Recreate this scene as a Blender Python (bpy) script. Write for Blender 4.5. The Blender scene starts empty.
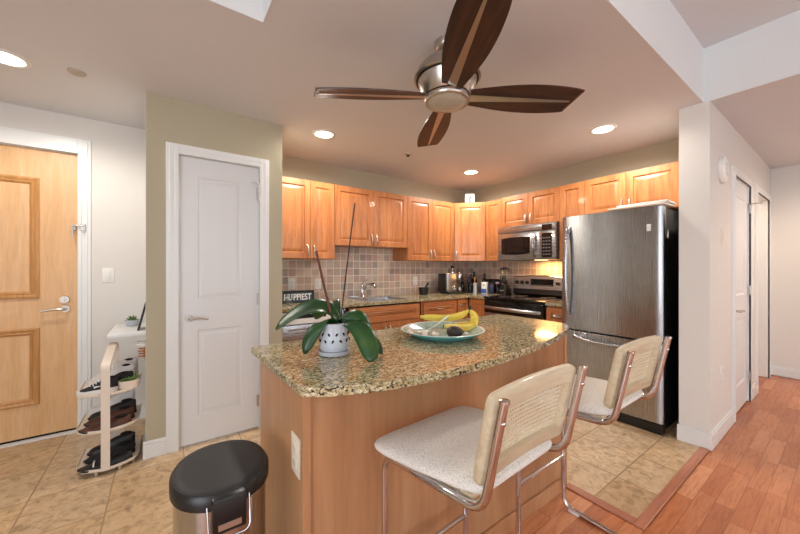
import bpy, bmesh, math, random
from mathutils import Vector, Matrix
random.seed(7)
PI = math.pi
S = bpy.context.scene
COL = S.collection

# ------------------------------------------------------------------ camera, world, lights, exposure
cam = bpy.data.objects.new('camera', bpy.data.cameras.new('camera'))
COL.objects.link(cam)
cam.location = (0, 0, 1.27)
cam.rotation_euler = (PI / 2, 0, -0.6216)
cam.data.sensor_width = 36.0
cam.data.lens = 36.0 * 328 / 800
cam.data.clip_start = 0.02
S.camera = cam
S.view_settings.view_transform = 'Standard'
S.view_settings.look = 'None'
S.view_settings.gamma = 1.0
S.view_settings.use_curve_mapping = False
S.view_settings.exposure = 0.24

w = bpy.data.worlds.new('daylight')
S.world = w
w.use_nodes = True
w.node_tree.nodes['Background'].inputs[0].default_value = (0.80, 0.90, 1.0, 1)
w.node_tree.nodes['Background'].inputs[1].default_value = 1.4


def area(name, loc, rot, sx, sy, power, col):
    l = bpy.data.lights.new(name, 'AREA')
    l.shape = 'RECTANGLE'; l.size = sx; l.size_y = sy; l.energy = power; l.color = col
    o = bpy.data.objects.new(name, l); COL.objects.link(o)
    o.location = loc; o.rotation_euler = rot
    return o


# daylight through the living-room windows behind the camera
area('window_daylight', (0.7, -3.70, 1.45), (-PI / 2, 0, 0), 4.4, 2.0, 305, (0.90, 0.95, 1.0))
area('side_window_daylight', (-2.70, -1.2, 1.45), (0, -PI / 2, 0), 2.0, 2.6, 62, (0.92, 0.96, 1.0))


def lin(c):
    return tuple(((x / 255.0) / 12.92 if x / 255.0 <= 0.04045 else ((x / 255.0 + 0.055) / 1.055) ** 2.4) for x in c)


def spot(name, loc, power, col=(1.0, 0.93, 0.84), size=3.0, blend=0.5, r=0.06):
    l = bpy.data.lights.new(name, 'SPOT')
    l.energy = power; l.color = col; l.spot_size = size; l.spot_blend = blend; l.shadow_soft_size = r
    o = bpy.data.objects.new(name, l); COL.objects.link(o); o.location = loc
    return o


# ------------------------------------------------------------------ materials
def mat(name, rgb, rough=0.5, metal=0.0, spec=0.5, **k):
    m = bpy.data.materials.new(name); m.use_nodes = True
    b = m.node_tree.nodes['Principled BSDF']
    b.inputs['Base Color'].default_value = (*lin(rgb), 1)
    b.inputs['Roughness'].default_value = rough
    b.inputs['Metallic'].default_value = metal
    b.inputs['Specular IOR Level'].default_value = spec
    for a, v in k.items():
        b.inputs[a.replace('_', ' ')].default_value = v
    return m


class NT:
    def __init__(s, m):
        s.m = m; s.t = m.node_tree; s.b = s.t.nodes['Principled BSDF']

    def n(s, typ, **k):
        o = s.t.nodes.new(typ)
        for a, v in k.items():
            setattr(o, a, v)
        return o

    def l(s, a, b):
        s.t.links.new(a, b)

    def math(s, op, a, b=None):
        o = s.n('ShaderNodeMath', operation=op)
        for i, v in enumerate((a, b)):
            if v is None: continue
            if isinstance(v, (int, float)): o.inputs[i].default_value = v
            else: s.l(v, o.inputs[i])
        return o.outputs[0]

    def ramp(s, fac, cols, interp='LINEAR'):
        r = s.n('ShaderNodeValToRGB'); e = r.color_ramp.elements
        r.color_ramp.interpolation = interp
        while len(e) < len(cols): e.new(0.5)
        for i, (p, c) in enumerate(cols):
            e[i].position = p; e[i].color = (*lin(c), 1)
        s.l(fac, r.inputs[0])
        return r.outputs[0]

    def mix(s, fac, a, b, mode='MIX'):
        o = s.n('ShaderNodeMix', data_type='RGBA', blend_type=mode)
        if isinstance(fac, (int, float)): o.inputs[0].default_value = fac
        else: s.l(fac, o.inputs[0])
        for i, v in ((6, a), (7, b)):
            if isinstance(v, tuple): o.inputs[i].default_value = (*lin(v), 1)
            else: s.l(v, o.inputs[i])
        return o.outputs[2]

    def noise(s, vec, scale, detail=4, rough=0.55, dist=0.0):
        o = s.n('ShaderNodeTexNoise')
        o.inputs['Scale'].default_value = scale; o.inputs['Detail'].default_value = detail
        o.inputs['Roughness'].default_value = rough; o.inputs['Distortion'].default_value = dist
        if vec is not None: s.l(vec, o.inputs['Vector'])
        return o.outputs['Fac']

    def mapping(s, vec, scale=(1, 1, 1), loc=(0, 0, 0), rot=(0, 0, 0)):
        o = s.n('ShaderNodeMapping')
        o.inputs['Scale'].default_value = scale; o.inputs['Location'].default_value = loc
        o.inputs['Rotation'].default_value = rot
        s.l(vec, o.inputs['Vector'])
        return o.outputs[0]

    def objc(s):
        return s.n('ShaderNodeTexCoord').outputs['Object']

    def pos(s):
        return s.n('ShaderNodeNewGeometry').outputs['Position']

    def bump(s, h, strength=0.2, dist=0.01):
        o = s.n('ShaderNodeBump'); o.inputs['Strength'].default_value = strength
        o.inputs['Distance'].default_value = dist
        s.l(h, o.inputs['Height']); s.l(o.outputs[0], s.b.inputs['Normal'])

    def base(s, c):
        s.l(c, s.b.inputs['Base Color'])


def wood(name, c1, c2, c3, axis='z', rough=0.35, grain=1.0, coat=0.15, con=0.5):
    m = mat(name, c2, rough); t = NT(m)
    t.b.inputs['Coat Weight'].default_value = coat
    o = t.objc()
    info = t.n('ShaderNodeObjectInfo').outputs['Random']
    add = t.n('ShaderNodeVectorMath', operation='ADD'); t.l(o, add.inputs[0])
    cmb = t.n('ShaderNodeCombineXYZ')
    for i in range(3): t.l(t.math('MULTIPLY', info, 7.3 + i), cmb.inputs[i])
    t.l(cmb.outputs[0], add.inputs[1])
    sc = {'z': (9, 9, 0.9), 'x': (0.9, 9, 9), 'y': (9, 0.9, 9)}[axis]
    v = t.mapping(add.outputs[0], sc)
    n1 = t.noise(v, 1.3 * grain, 5, 0.6, 0.8)
    n2 = t.noise(v, 9 * grain, 4, 0.6, 0.2)
    c = t.ramp(n1, [(0.3, c1), (0.5, c2), (0.72, c3)])
    f = t.ramp(n2, [(0.35, (205, 205, 205)), (0.6, (255, 255, 255))])
    c = t.mix(con, c, f, 'MULTIPLY')
    val = t.math('ADD', t.math('MULTIPLY', info, 0.14), 0.93)
    hs = t.n('ShaderNodeHueSaturation'); t.l(c, hs.inputs['Color']); t.l(val, hs.inputs['Value'])
    t.base(hs.outputs[0])
    return m


def wall_paint(name, rgb, rough=0.75):
    m = mat(name, rgb, rough, spec=0.3); t = NT(m)
    t.bump(t.noise(t.pos(), 160, 3), 0.06, 0.002)
    return m


M = {}
M['white_wall'] = wall_paint('white_wall_paint', (224, 221, 216))
M['hall_wall'] = wall_paint('hall_wall_paint', (226, 224, 219))
M['sage'] = wall_paint('sage_wall_paint', (182, 174, 150))
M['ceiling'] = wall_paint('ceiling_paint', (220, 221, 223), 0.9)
M['beam'] = wall_paint('soffit_lit_tone', (226, 229, 230), 0.85)  # no separate paint; light on the soffits put into the colour
M['trim'] = mat('white_gloss_trim', (231, 233, 232), 0.32)
M['door_white'] = mat('white_door_paint', (226, 228, 229), 0.38)
M['maple'] = wood('maple_cabinet', (166, 100, 58), (190, 120, 70), (206, 138, 84))
M['maple_h'] = wood('maple_cabinet_horizontal', (166, 100, 58), (190, 120, 70), (206, 138, 84), 'x')
M['maple_y'] = wood('maple_cabinet_depth', (166, 100, 58), (190, 120, 70), (206, 138, 84), 'y')
M['island_wood'] = wood('island_maple', (168, 118, 80), (184, 134, 94), (196, 150, 110), grain=0.45, con=0.35)
M['entry_wood'] = wood('entry_birch', (214, 166, 114), (221, 176, 126), (227, 186, 140), rough=0.4, con=0.25)
M['entry_mould'] = wood('entry_moulding', (196, 140, 78), (208, 152, 92), (218, 166, 108), rough=0.35)
M['stool_wood'] = wood('pale_beech', (204, 184, 150), (218, 200, 168), (228, 213, 184), 'x', 0.45, con=0.35)
M['blade_wood'] = wood('walnut_blade', (34, 17, 12), (66, 36, 24), (92, 58, 38), 'x', 0.45, 1.6, 0.05, 0.8)
M['tip_wood'] = wood('blade_end_grain', (96, 56, 36), (110, 66, 44), (124, 78, 54), 'x', 0.5)
M['walnut_trim'] = wood('red_oak_trim', (160, 98, 70), (176, 112, 84), (186, 124, 96), 'x', 0.35)
M['walnut_trim_y'] = wood('red_oak_trim_depth', (160, 98, 70), (176, 112, 84), (186, 124, 96), 'y', 0.35)
M['steel'] = mat('brushed_stainless', (176, 178, 182), 0.28, 1.0)
t = NT(M['steel']); v = t.mapping(t.pos(), (3, 3, 260)); n = t.noise(v, 1.0, 3)
t.l(t.ramp(n, [(0.3, (120, 120, 120)), (0.7, (160, 160, 160))]), t.b.inputs['Roughness'])
t.b.inputs['Anisotropic'].default_value = 0.5
M['fridge_steel'] = mat('fridge_stainless', (158, 160, 163), 0.3, 1.0)
t = NT(M['fridge_steel']); v = t.mapping(t.pos(), (2, 2, 2)); n = t.noise(v, 1.6, 4, 0.6, 1.5)
t.base(t.ramp(n, [(0.3, (168, 170, 173)), (0.7, (180, 182, 185))]))
rr = t.noise(t.mapping(t.pos(), (260, 260, 2)), 1.0, 2)
mm = t.n('ShaderNodeMapRange'); t.l(rr, mm.inputs[0]); mm.inputs[3].default_value = 0.22; mm.inputs[4].default_value = 0.32
t.l(mm.outputs[0], t.b.inputs['Roughness'])
tg = t.n('ShaderNodeTangent', direction_type='RADIAL', axis='Z'); t.l(tg.outputs[0], t.b.inputs['Tangent'])
t.b.inputs['Anisotropic'].default_value = 0.75; t.b.inputs['Anisotropic Rotation'].default_value = 0.25
M['bin_steel'] = mat('polished_stainless', (188, 186, 184), 0.16, 1.0)
M['nickel'] = mat('satin_nickel', (196, 190, 182), 0.3, 1.0)
M['chrome'] = mat('polished_chrome', (215, 215, 218), 0.07, 1.0)
M['black'] = mat('black_plastic', (18, 18, 19), 0.35)
M['black_matt'] = mat('black_textured_plastic', (42, 42, 44), 0.55)
M['black_glass'] = mat('black_ceran_glass', (8, 8, 9), 0.06)
M['painted_shade'] = mat('painted_opening_shade', (14, 12, 11), 0.9)  # dark colour standing for the shade inside gaps and openings
M['white_plastic'] = mat('white_plastic', (236, 236, 232), 0.4)
M['ivory_plastic'] = mat('ivory_plastic', (226, 216, 196), 0.4)
M['cream_metal'] = mat('cream_powder_coat', (228, 214, 198), 0.4)
M['disc_beige'] = mat('aged_white_cover', (186, 178, 164), 0.6)
M['display'] = mat('dim_display', (26, 30, 34), 0.2)
M['grey_button'] = mat('grey_buttons', (92, 94, 98), 0.5)
M['clear_glass'] = mat('clear_glass', (245, 248, 248), 0.02, Transmission_Weight=1.0, IOR=1.45)
M['ceramic'] = mat('glazed_white_ceramic', (190, 195, 203), 0.18)
M['turquoise'] = mat('turquoise_glaze', (98, 176, 178), 0.15)
M['plate_inner'] = mat('pale_teal_glaze', (150, 178, 172), 0.15)
t = NT(M['plate_inner']); n = t.noise(t.objc(), 26, 4, 0.6, 1.0)
t.base(t.ramp(n, [(0.35, (108, 160, 158)), (0.6, (176, 188, 178))]))
M['plate_rim'] = mat('white_rim_glaze', (218, 228, 224), 0.15)
M['leaf'] = mat('orchid_leaf', (34, 84, 34), 0.32)
t = NT(M['leaf']); n = t.noise(t.mapping(t.objc(), (3, 3, 3)), 2.2, 3)
t.base(t.ramp(n, [(0.3, (16, 52, 30)), (0.55, (32, 76, 28)), (0.75, (74, 100, 30))]))
M['stem_brown'] = mat('dried_spike', (96, 48, 32), 0.6)
M['stem_dark'] = mat('dark_stake', (54, 34, 32), 0.6)
M['bark'] = mat('bark_chips', (58, 40, 28), 0.9)
t = NT(M['bark']); t.bump(t.noise(t.objc(), 90, 3), 0.8, 0.01)
M['banana'] = mat('banana_peel', (226, 196, 74), 0.45)
t = NT(M['banana']); n = t.noise(t.objc(), 30, 4)
t.base(t.ramp(n, [(0.30, (190, 150, 48)), (0.42, (228, 198, 78)), (0.7, (236, 212, 104))]))
M['banana_tip'] = mat('banana_tip', (66, 52, 26), 0.7)
M['avocado'] = mat('avocado_skin', (52, 40, 36), 0.5)
t = NT(M['avocado']); t.bump(t.noise(t.objc(), 120, 3), 0.7, 0.004)
M['boucle'] = mat('white_boucle', (218, 212, 202), 0.95, spec=0.2)
t = NT(M['boucle']); vo = t.n('ShaderNodeTexVoronoi'); vo.inputs['Scale'].default_value = 230
t.l(t.objc(), vo.inputs['Vector'])
t.base(t.ramp(vo.outputs['Distance'], [(0.0, (246, 243, 237)), (0.55, (238, 233, 225)), (0.95, (214, 207, 197))]))
inv = t.math('SUBTRACT', 1.0, vo.outputs['Distance']); t.bump(inv, 0.7, 0.004)
M['cane'] = mat('woven_cane', (222, 208, 180), 0.6)
M['lamp_glow'] = mat('lamp_glow', (255, 244, 226), 0.5, Emission_Color=(1.0, 0.86, 0.68, 1), Emission_Strength=9.0)
M['lamp_warm'] = mat('lamp_warm', (255, 214, 160), 0.5, Emission_Color=(1.0, 0.62, 0.30, 1), Emission_Strength=3.0)
M['frost'] = mat('ribbed_frosted_glass', (196, 194, 180), 0.35)
t = NT(M['frost']); ck = t.n('ShaderNodeTexChecker'); ck.inputs['Scale'].default_value = 160
t.l(t.objc(), ck.inputs['Vector']); ck.inputs[1].default_value = (*lin((204, 202, 190)), 1); ck.inputs[2].default_value = (*lin((168, 166, 152)), 1)
t.base(ck.outputs[0])
M['green_small'] = mat('succulent_green', (98, 128, 62), 0.5)
M['soil'] = mat('potting_soil', (52, 42, 30), 0.9)
M['shoe_black'] = mat('black_leather', (26, 24, 25), 0.45)
M['shoe_suede'] = mat('black_knit', (34, 33, 36), 0.85)
M['shoe_brown'] = mat('brown_leather', (86, 50, 32), 0.5)
M['shoe_grey'] = mat('grey_mesh', (206, 200, 194), 0.8)
M['shoe_white'] = mat('white_rubber', (226, 224, 222), 0.55)
M['shoe_tan'] = mat('tan_leather', (172, 102, 44), 0.5)
M['blue_paper'] = mat('blue_label', (60, 96, 176), 0.5)
M['navy'] = mat('navy_plastic', (34, 40, 78), 0.4)
M['purple'] = mat('mauve_plastic', (168, 140, 172), 0.5)
M['amber'] = mat('amber_wood', (196, 142, 84), 0.5)
M['burgundy'] = mat('burgundy_cap', (70, 22, 26), 0.5)
M['photo'] = mat('pale_photo_print', (214, 208, 200), 0.4)
M['sign_face'] = mat('slate_sign_face', (58, 72, 84), 0.4)  # even slate-blue board colour
M['sign_letter'] = mat('white_letter_tile', (228, 232, 236), 0.4)

# granite
M['granite'] = mat('gold_granite', (190, 165, 120), 0.09); t = NT(M['granite']); p = t.pos()
t.b.inputs['Specular IOR Level'].default_value = 0.6
pm = t.mapping(p, (1, 1.6, 1.4), rot=(0, 0, 0.5))
n1 = t.noise(pm, 52, 5, 0.65, 0.9); n2 = t.noise(pm, 85, 4, 0.7, 0.5); n3 = t.noise(p, 5, 3, 0.6, 0.6); n4 = t.noise(pm, 95, 3, 0.6, 0.3)
c = t.ramp(n1, [(0.32, (96, 82, 56)), (0.43, (170, 146, 100)), (0.53, (198, 182, 138)), (0.66, (232, 226, 202))])
c2 = t.ramp(n1, [(0.34, (92, 96, 78)), (0.5, (158, 158, 128)), (0.66, (216, 212, 186))])
c = t.mix(t.ramp(n3, [(0.44, (70, 70, 70)), (0.64, (190, 190, 190))]), c, c2)
dk = t.ramp(n2, [(0.43, (255, 255, 255)), (0.475, (0, 0, 0))])
c = t.mix(dk, c, (46, 44, 38))
br = t.ramp(n4, [(0.62, (0, 0, 0)), (0.68, (200, 200, 200))])
c = t.mix(br, c, (170, 128, 80))
t.base(c)


def tile_mat(name, axes, size, off, cols, grout, gw, rough=0.5, tint=0.5, nscale=30, bump=0.3, vein=None):
    m = mat(name, cols[0][1], rough); t = NT(m)
    sp = t.n('ShaderNodeSeparateXYZ'); t.l(t.pos(), sp.inputs[0])
    uv = [t.math('DIVIDE', t.math('SUBTRACT', sp.outputs[a], off[i]), size[i]) for i, a in enumerate(axes)]
    fl = [t.math('FLOOR', x) for x in uv]
    fr = [t.math('FRACT', x) for x in uv]
    cm = t.n('ShaderNodeCombineXYZ'); t.l(fl[0], cm.inputs[0]); t.l(fl[1], cm.inputs[1])
    wn = t.n('ShaderNodeTexWhiteNoise'); t.l(cm.outputs[0], wn.inputs['Vector'])
    c = t.ramp(wn.outputs['Value'], cols)
    n = t.noise(t.pos(), nscale, 6, 0.65, 0.8)
    c = t.mix(tint, c, t.ramp(n, [(0.28, (150, 138, 124)), (0.5, (226, 220, 212)), (0.75, (255, 255, 255))]), 'MULTIPLY')
    ed = [t.math('MINIMUM', fr[i], t.math('SUBTRACT', 1.0, fr[i])) for i in (0, 1)]
    ed = [t.math('MULTIPLY', ed[i], size[i]) for i in (0, 1)]
    e = t.math('MINIMUM', ed[0], ed[1])
    mr = t.n('ShaderNodeMapRange'); t.l(e, mr.inputs[0]); mr.inputs[1].default_value = gw * 0.5; mr.inputs[2].default_value = gw * 0.5 + 0.0015
    c = t.mix(mr.outputs[0], grout, c)
    t.base(c); t.bump(mr.outputs[0], bump, 0.003)
    return m


M['floor_tile'] = tile_mat('stone_floor_tile', (0, 1), (0.354, 0.354), (-0.605, 0.85),
                           [(0.0, (206, 176, 138)), (0.35, (218, 190, 152)), (0.7, (224, 200, 166)), (1.0, (208, 182, 150))],
                           (158, 128, 96), 0.006, 0.32, 0.85, 20)
BS = [(0.0, (218, 194, 178)), (0.15, (190, 174, 162)), (0.3, (228, 210, 192)), (0.45, (206, 174, 160)),
      (0.6, (232, 216, 198)), (0.75, (168, 158, 152)), (0.88, (220, 184, 166)), (1.0, (204, 194, 180))]
M['splash_x'] = tile_mat('stone_backsplash', (0, 2), (0.085, 0.085), (0.03, 0.915), BS, (234, 226, 212), 0.006, 0.45, 0.5, 60)
M['splash_y'] = tile_mat('stone_backsplash_return', (1, 2), (0.085, 0.085), (0.03, 0.915), BS, (234, 226, 212), 0.006, 0.45, 0.5, 60)

# hardwood
M['hardwood'] = mat('cherry_hardwood', (182, 112, 74), 0.26); t = NT(M['hardwood'])
sp = t.n('ShaderNodeSeparateXYZ'); t.l(t.pos(), sp.inputs[0])
vv = t.math('DIVIDE', sp.outputs[1], 0.075); row = t.math('FLOOR', vv)
wn = t.n('ShaderNodeTexWhiteNoise', noise_dimensions='1D'); t.l(row, wn.inputs['W'])
uu = t.math('ADD', t.math('DIVIDE', sp.outputs[0], 0.46), t.math('MULTIPLY', wn.outputs['Value'], 5.0))
cell = t.math('FLOOR', uu)
cm = t.n('ShaderNodeCombineXYZ'); t.l(cell, cm.inputs[0]); t.l(row, cm.inputs[1])
wn2 = t.n('ShaderNodeTexWhiteNoise'); t.l(cm.outputs[0], wn2.inputs['Vector'])
c = t.ramp(wn2.outputs['Value'], [(0, (178, 108, 68)), (0.35, (194, 122, 78)), (0.7, (204, 134, 90)), (1, (216, 150, 106))])
ofs = t.n('ShaderNodeVectorMath', operation='ADD'); t.l(t.pos(), ofs.inputs[0]); t.l(wn2.outputs['Color'], ofs.inputs[1])
g = t.noise(t.mapping(ofs.outputs[0], (3.0, 30, 30)), 1.6, 5, 0.65, 1.2)
c = t.mix(0.75, c, t.ramp(g, [(0.3, (190, 168, 150)), (0.5, (240, 232, 226)), (0.7, (255, 255, 255))]), 'MULTIPLY')
fv = t.math('FRACT', vv); fu = t.math('FRACT', uu)
ev = t.math('MULTIPLY', t.math('MINIMUM', fv, t.math('SUBTRACT', 1.0, fv)), 0.075)
eu = t.math('MULTIPLY', t.math('MINIMUM', fu, t.math('SUBTRACT', 1.0, fu)), 0.46)
mr = t.n('ShaderNodeMapRange'); t.l(t.math('MINIMUM', ev, eu), mr.inputs[0]); mr.inputs[1].default_value = 0.0003; mr.inputs[2].default_value = 0.0014
c = t.mix(mr.outputs[0], (118, 66, 42), c); t.base(c)


# ------------------------------------------------------------------ mesh helpers
class MB:
    def __init__(s):
        s.b = bmesh.new()

    def box(s, x0, x1, y0, y1, z0, z1):
        v = [s.b.verts.new(p) for p in ((x0, y0, z0), (x1, y0, z0), (x1, y1, z0), (x0, y1, z0), (x0, y0, z1), (x1, y0, z1), (x1, y1, z1), (x0, y1, z1))]
        for f in ((3, 2, 1, 0), (4, 5, 6, 7), (0, 1, 5, 4), (1, 2, 6, 5), (2, 3, 7, 6), (3, 0, 4, 7)):
            s.b.faces.new([v[i] for i in f])
        return s

    def rbox(s, x0, x1, y0, y1, z0, z1, r=0.004, seg=2):
        t_ = MB(); t_.box(x0, x1, y0, y1, z0, z1)
        bmesh.ops.bevel(t_.b, geom=list(t_.b.edges), offset=r, segments=seg, affect='EDGES', profile=0.5)
        s.add(t_); return s

    def add(s, o, mtx=None):
        me = bpy.data.meshes.new('tmp'); o.b.to_mesh(me); o.b.free()
        if mtx is not None: me.transform(mtx)
        s.b.from_mesh(me); bpy.data.meshes.remove(me); return s

    def loft(s, rings, cap=True, closed=True):
        R = [[s.b.verts.new(p) for p in r] for r in rings]
        n = len(R[0])
        for a, b in zip(R, R[1:]):
            for i in range(n if closed else n - 1):
                j = (i + 1) % n
                try: s.b.faces.new((a[i], a[j], b[j], b[i]))
                except ValueError: pass
        if cap and closed:
            s.b.faces.new(list(reversed(R[0]))); s.b.faces.new(R[-1])
        return s

    def lathe(s, prof, c=(0, 0, 0), n=32, sx=1, sy=1, cap=True):
        rings = [[(c[0] + r * sx * math.cos(2 * PI * i / n), c[1] + r * sy * math.sin(2 * PI * i / n), c[2] + z) for i in range(n)] for r, z in prof]
        return s.loft(rings, cap)

    def tube(s, pts, r, n=10, cap=True, sq=1.0):
        P = [Vector(p) for p in pts]; rings = []
        T = [(P[min(i + 1, len(P) - 1)] - P[max(i - 1, 0)]).normalized() for i in range(len(P))]
        up = Vector((0, 0, 1)) if abs(T[0].z) < 0.9 else Vector((0, 1, 0))
        a = T[0].cross(up).normalized()
        for i, p_ in enumerate(P):
            a = (a - T[i] * a.dot(T[i])).normalized(); b_ = T[i].cross(a)
            rr = r[i] if isinstance(r, (list, tuple)) else r
            rings.append([tuple(p_ + (a * math.cos(2 * PI * k / n) + b_ * math.sin(2 * PI * k / n) * sq) * rr) for k in range(n)])
        return s.loft(rings, cap)

    def prism(s, poly, z0, z1):
        return s.loft([[(x, y, z0) for x, y in poly], [(x, y, z1) for x, y in poly]])

    def sphere(s, c, r, sx=1, sy=1, sz=1, n=16):
        m = max(6, n // 2)
        prof = [(r * math.sin(PI * i / m), -r * math.cos(PI * i / m)) for i in range(1, m)]
        rings = [[(c[0] + q * sx * math.cos(2 * PI * i / n), c[1] + q * sy * math.sin(2 * PI * i / n), c[2] + z * sz) for i in range(n)] for q, z in prof]
        return s.loft(rings)

    def xf(s, m):
        bmesh.ops.transform(s.b, matrix=m, verts=s.b.verts); return s

    def build(s, name, m, parent=None, bevel=0, smooth=None, label=None):
        bmesh.ops.recalc_face_normals(s.b, faces=s.b.faces)
        me = bpy.data.meshes.new(name); s.b.to_mesh(me); s.b.free()
        me.materials.append(M[m] if isinstance(m, str) else m)
        if smooth is not None:
            for p_ in me.polygons: p_.use_smooth = True
            if smooth < 180: me.set_sharp_from_angle(angle=math.radians(smooth))
        o = bpy.data.objects.new(name, me); COL.objects.link(o)
        if parent is not None: o.parent = parent
        if bevel:
            b = o.modifiers.new('bevel', 'BEVEL'); b.width = bevel; b.segments = 2; b.limit_method = 'ANGLE'; b.angle_limit = math.radians(40)
        if label: o['label'] = label
        return o


def thing(name, label, cat, loc=(0, 0, 0), rz=0, group=None):
    o = bpy.data.objects.new(name, None); COL.objects.link(o)
    o.location = loc; o.rotation_euler = (0, 0, rz); o.empty_display_size = 0.05
    o['label'] = label; o['category'] = cat
    if group: o['group'] = group
    return o


def tag(o, label, cat, group=None):
    o['label'] = label; o['category'] = cat
    if group: o['group'] = group
    return o


def struct(o):
    o['kind'] = 'structure'; return o


def copy_tree(o, parent=None):
    c_ = o.copy(); COL.objects.link(c_)
    if parent is not None: c_.parent = parent
    for ch in list(o.children): copy_tree(ch, c_)
    return c_


def arc_path(pts, r, n=6):
    """round the corners of a polyline"""
    P = [Vector(p) for p in pts]; out = [P[0]]
    for i in range(1, len(P) - 1):
        a, b, c_ = P[i - 1], P[i], P[i + 1]
        d1 = (a - b).normalized(); d2 = (c_ - b).normalized()
        rr = min(r, (a - b).length * 0.49, (c_ - b).length * 0.49)
        p0 = b + d1 * rr; p2 = b + d2 * rr
        for k in range(n + 1):
            u = k / n
            out.append(p0 * (1 - u) ** 2 + b * 2 * u * (1 - u) + p2 * u * u)
    out.append(P[-1]); return out


def bez(P, n):
    P = [Vector(p) for p in P]; out = []
    for k in range(n + 1):
        u = k / n; Q = list(P)
        while len(Q) > 1: Q = [Q[i] * (1 - u) + Q[i + 1] * u for i in range(len(Q) - 1)]
        out.append(Q[0])
    return out


def panel_slab(mb, w_, h_, t_, panels, prof, x0=0, z0=0, y0=0):
    """slab, front facing -y at y0-t_; panels = list of (xa,xb,za,zb) in one column"""
    b = mb.b
    yf = y0 - t_
    xa, xb = panels[0][0], panels[0][1]
    zs = [0]
    for q in sorted(panels, key=lambda q: q[2]): zs += [q[2], q[3]]
    zs.append(h_)
    xs = [0, xa, xb, w_]
    V = lambda x, y, z: b.verts.new((x0 + x, y, z0 + z))
    for i in range(3):
        for j in range(len(zs) - 1):
            if i == 1 and j % 2 == 1:
                L = []
                for ins, dep in prof:
                    L.append([V(xs[1] + ins, yf + dep, zs[j] + ins), V(xs[2] - ins, yf + dep, zs[j] + ins), V(xs[2] - ins, yf + dep, zs[j + 1] - ins), V(xs[1] + ins, yf + dep, zs[j + 1] - ins)])
                for A, B in zip(L, L[1:]):
                    for k in range(4): b.faces.new((A[k], A[(k + 1) % 4], B[(k + 1) % 4], B[k]))
                b.faces.new(L[-1])
            else:
                b.faces.new((V(xs[i], yf, zs[j]), V(xs[i + 1], yf, zs[j]), V(xs[i + 1], yf, zs[j + 1]), V(xs[i], yf, zs[j + 1])))
    c0 = [V(0, yf, 0), V(w_, yf, 0), V(w_, yf, h_), V(0, yf, h_)]
    c1 = [V(0, y0, 0), V(w_, y0, 0), V(w_, y0, h_), V(0, y0, h_)]
    for k in range(4): b.faces.new((c0[k], c0[(k + 1) % 4], c1[(k + 1) % 4], c1[k]))
    b.faces.new(list(reversed(c1)))
    bmesh.ops.remove_doubles(b, verts=b.verts, dist=1e-5)
    return mb


# ------------------------------------------------------------------ setting
def sbox(name, m, *bx, bevel=0):
    mb = MB()
    for q in bx: mb.box(*q)
    return struct(mb.build(name, m, bevel=bevel))


LX, RX, BY = -2.9, 5.9, -3.9           # left wall, hall end wall, wall behind the camera
sbox('floor', 'hardwood', (LX, RX + 0.1, BY, 3.6, -0.06, -0.004))
mb = MB(); mb.prism([(LX, 0.62), (1.70, 0.62), (1.70, 0.985), (1.915, 0.985), (1.915, 0.645), (3.06, 0.645), (3.76, 0.645), (3.76, 3.5), (LX, 3.5)], -0.004, 0.0)
struct(mb.build('floor_tile', 'floor_tile'))
# hardwood bay in front of the island
sbox('floor_hardwood', 'hardwood', (0.335, 1.915, 0.3, 0.985, -0.003, 0.001))
sbox('trim_1', 'walnut_trim', (1.87, 3.06, 0.598, 0.645, 0.0, 0.010), bevel=0.004)
sbox('trim_2', 'walnut_trim_y', (1.87, 1.925, 0.645, 0.985, 0.0, 0.010), bevel=0.004)

sbox('ceiling', 'ceiling', (LX, 0.382, 1.645, 3.6, 2.43, 2.81), (0.382, 3.095, 0.637, 3.6, 2.43, 2.81), (3.095, RX + 0.1, BY, 3.6, 2.43, 2.81))
sbox('ceiling_raised', 'ceiling', (LX, RX + 0.1, BY, 3.6, 2.81, 2.86))
# soffit faces of the raised ceiling (same paint, light on them put into a brighter colour)
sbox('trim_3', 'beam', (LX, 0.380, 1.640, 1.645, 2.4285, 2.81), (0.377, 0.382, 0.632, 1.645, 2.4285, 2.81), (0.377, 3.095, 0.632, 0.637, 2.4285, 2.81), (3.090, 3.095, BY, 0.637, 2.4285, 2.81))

# entry wall with door opening
EY = 3.504
sbox('wall_back', 'white_wall', (LX, -1.475, EY, EY + 0.12, 0, 2.43), (-0.545, -0.103, EY, EY + 0.12, 0, 2.43), (-1.475, -0.545, EY, EY + 0.12, 2.142, 2.43))
sbox('wall_left', 'white_wall', (LX - 0.1, LX, BY, -2.5, 0, 2.81), (LX - 0.1, LX, 0.1, 3.62, 0, 2.81), (LX - 0.1, LX, -2.5, 0.1, 0, 0.45), (LX - 0.1, LX, -2.5, 0.1, 2.45, 2.81))
sbox('wall_rear', 'white_wall', (LX, -1.5, BY - 0.1, BY, 0, 2.81), (2.9, RX + 0.1, BY - 0.1, BY, 0, 2.81), (-1.5, 2.9, BY - 0.1, BY, 0, 0.45), (-1.5, 2.9, BY - 0.1, BY, 2.45, 2.81))
sbox('window_1', 'trim', (-1.5, 2.9, BY - 0.07, BY - 0.03, 0.45, 0.51), (-1.5, 2.9, BY - 0.07, BY - 0.03, 2.39, 2.45), (-1.5, -1.44, BY - 0.07, BY - 0.03, 0.51, 2.39), (2.84, 2.9, BY - 0.07, BY - 0.03, 0.51, 2.39), (0.67, 0.73, BY - 0.07, BY - 0.03, 0.51, 2.39))
sbox('window_2', 'trim', (LX - 0.07, LX - 0.03, -2.5, 0.1, 0.45, 0.51), (LX - 0.07, LX - 0.03, -2.5, 0.1, 2.39, 2.45), (LX - 0.07, LX - 0.03, -2.5, -2.44, 0.51, 2.39), (LX - 0.07, LX - 0.03, 0.04, 0.1, 0.51, 2.39))

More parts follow.
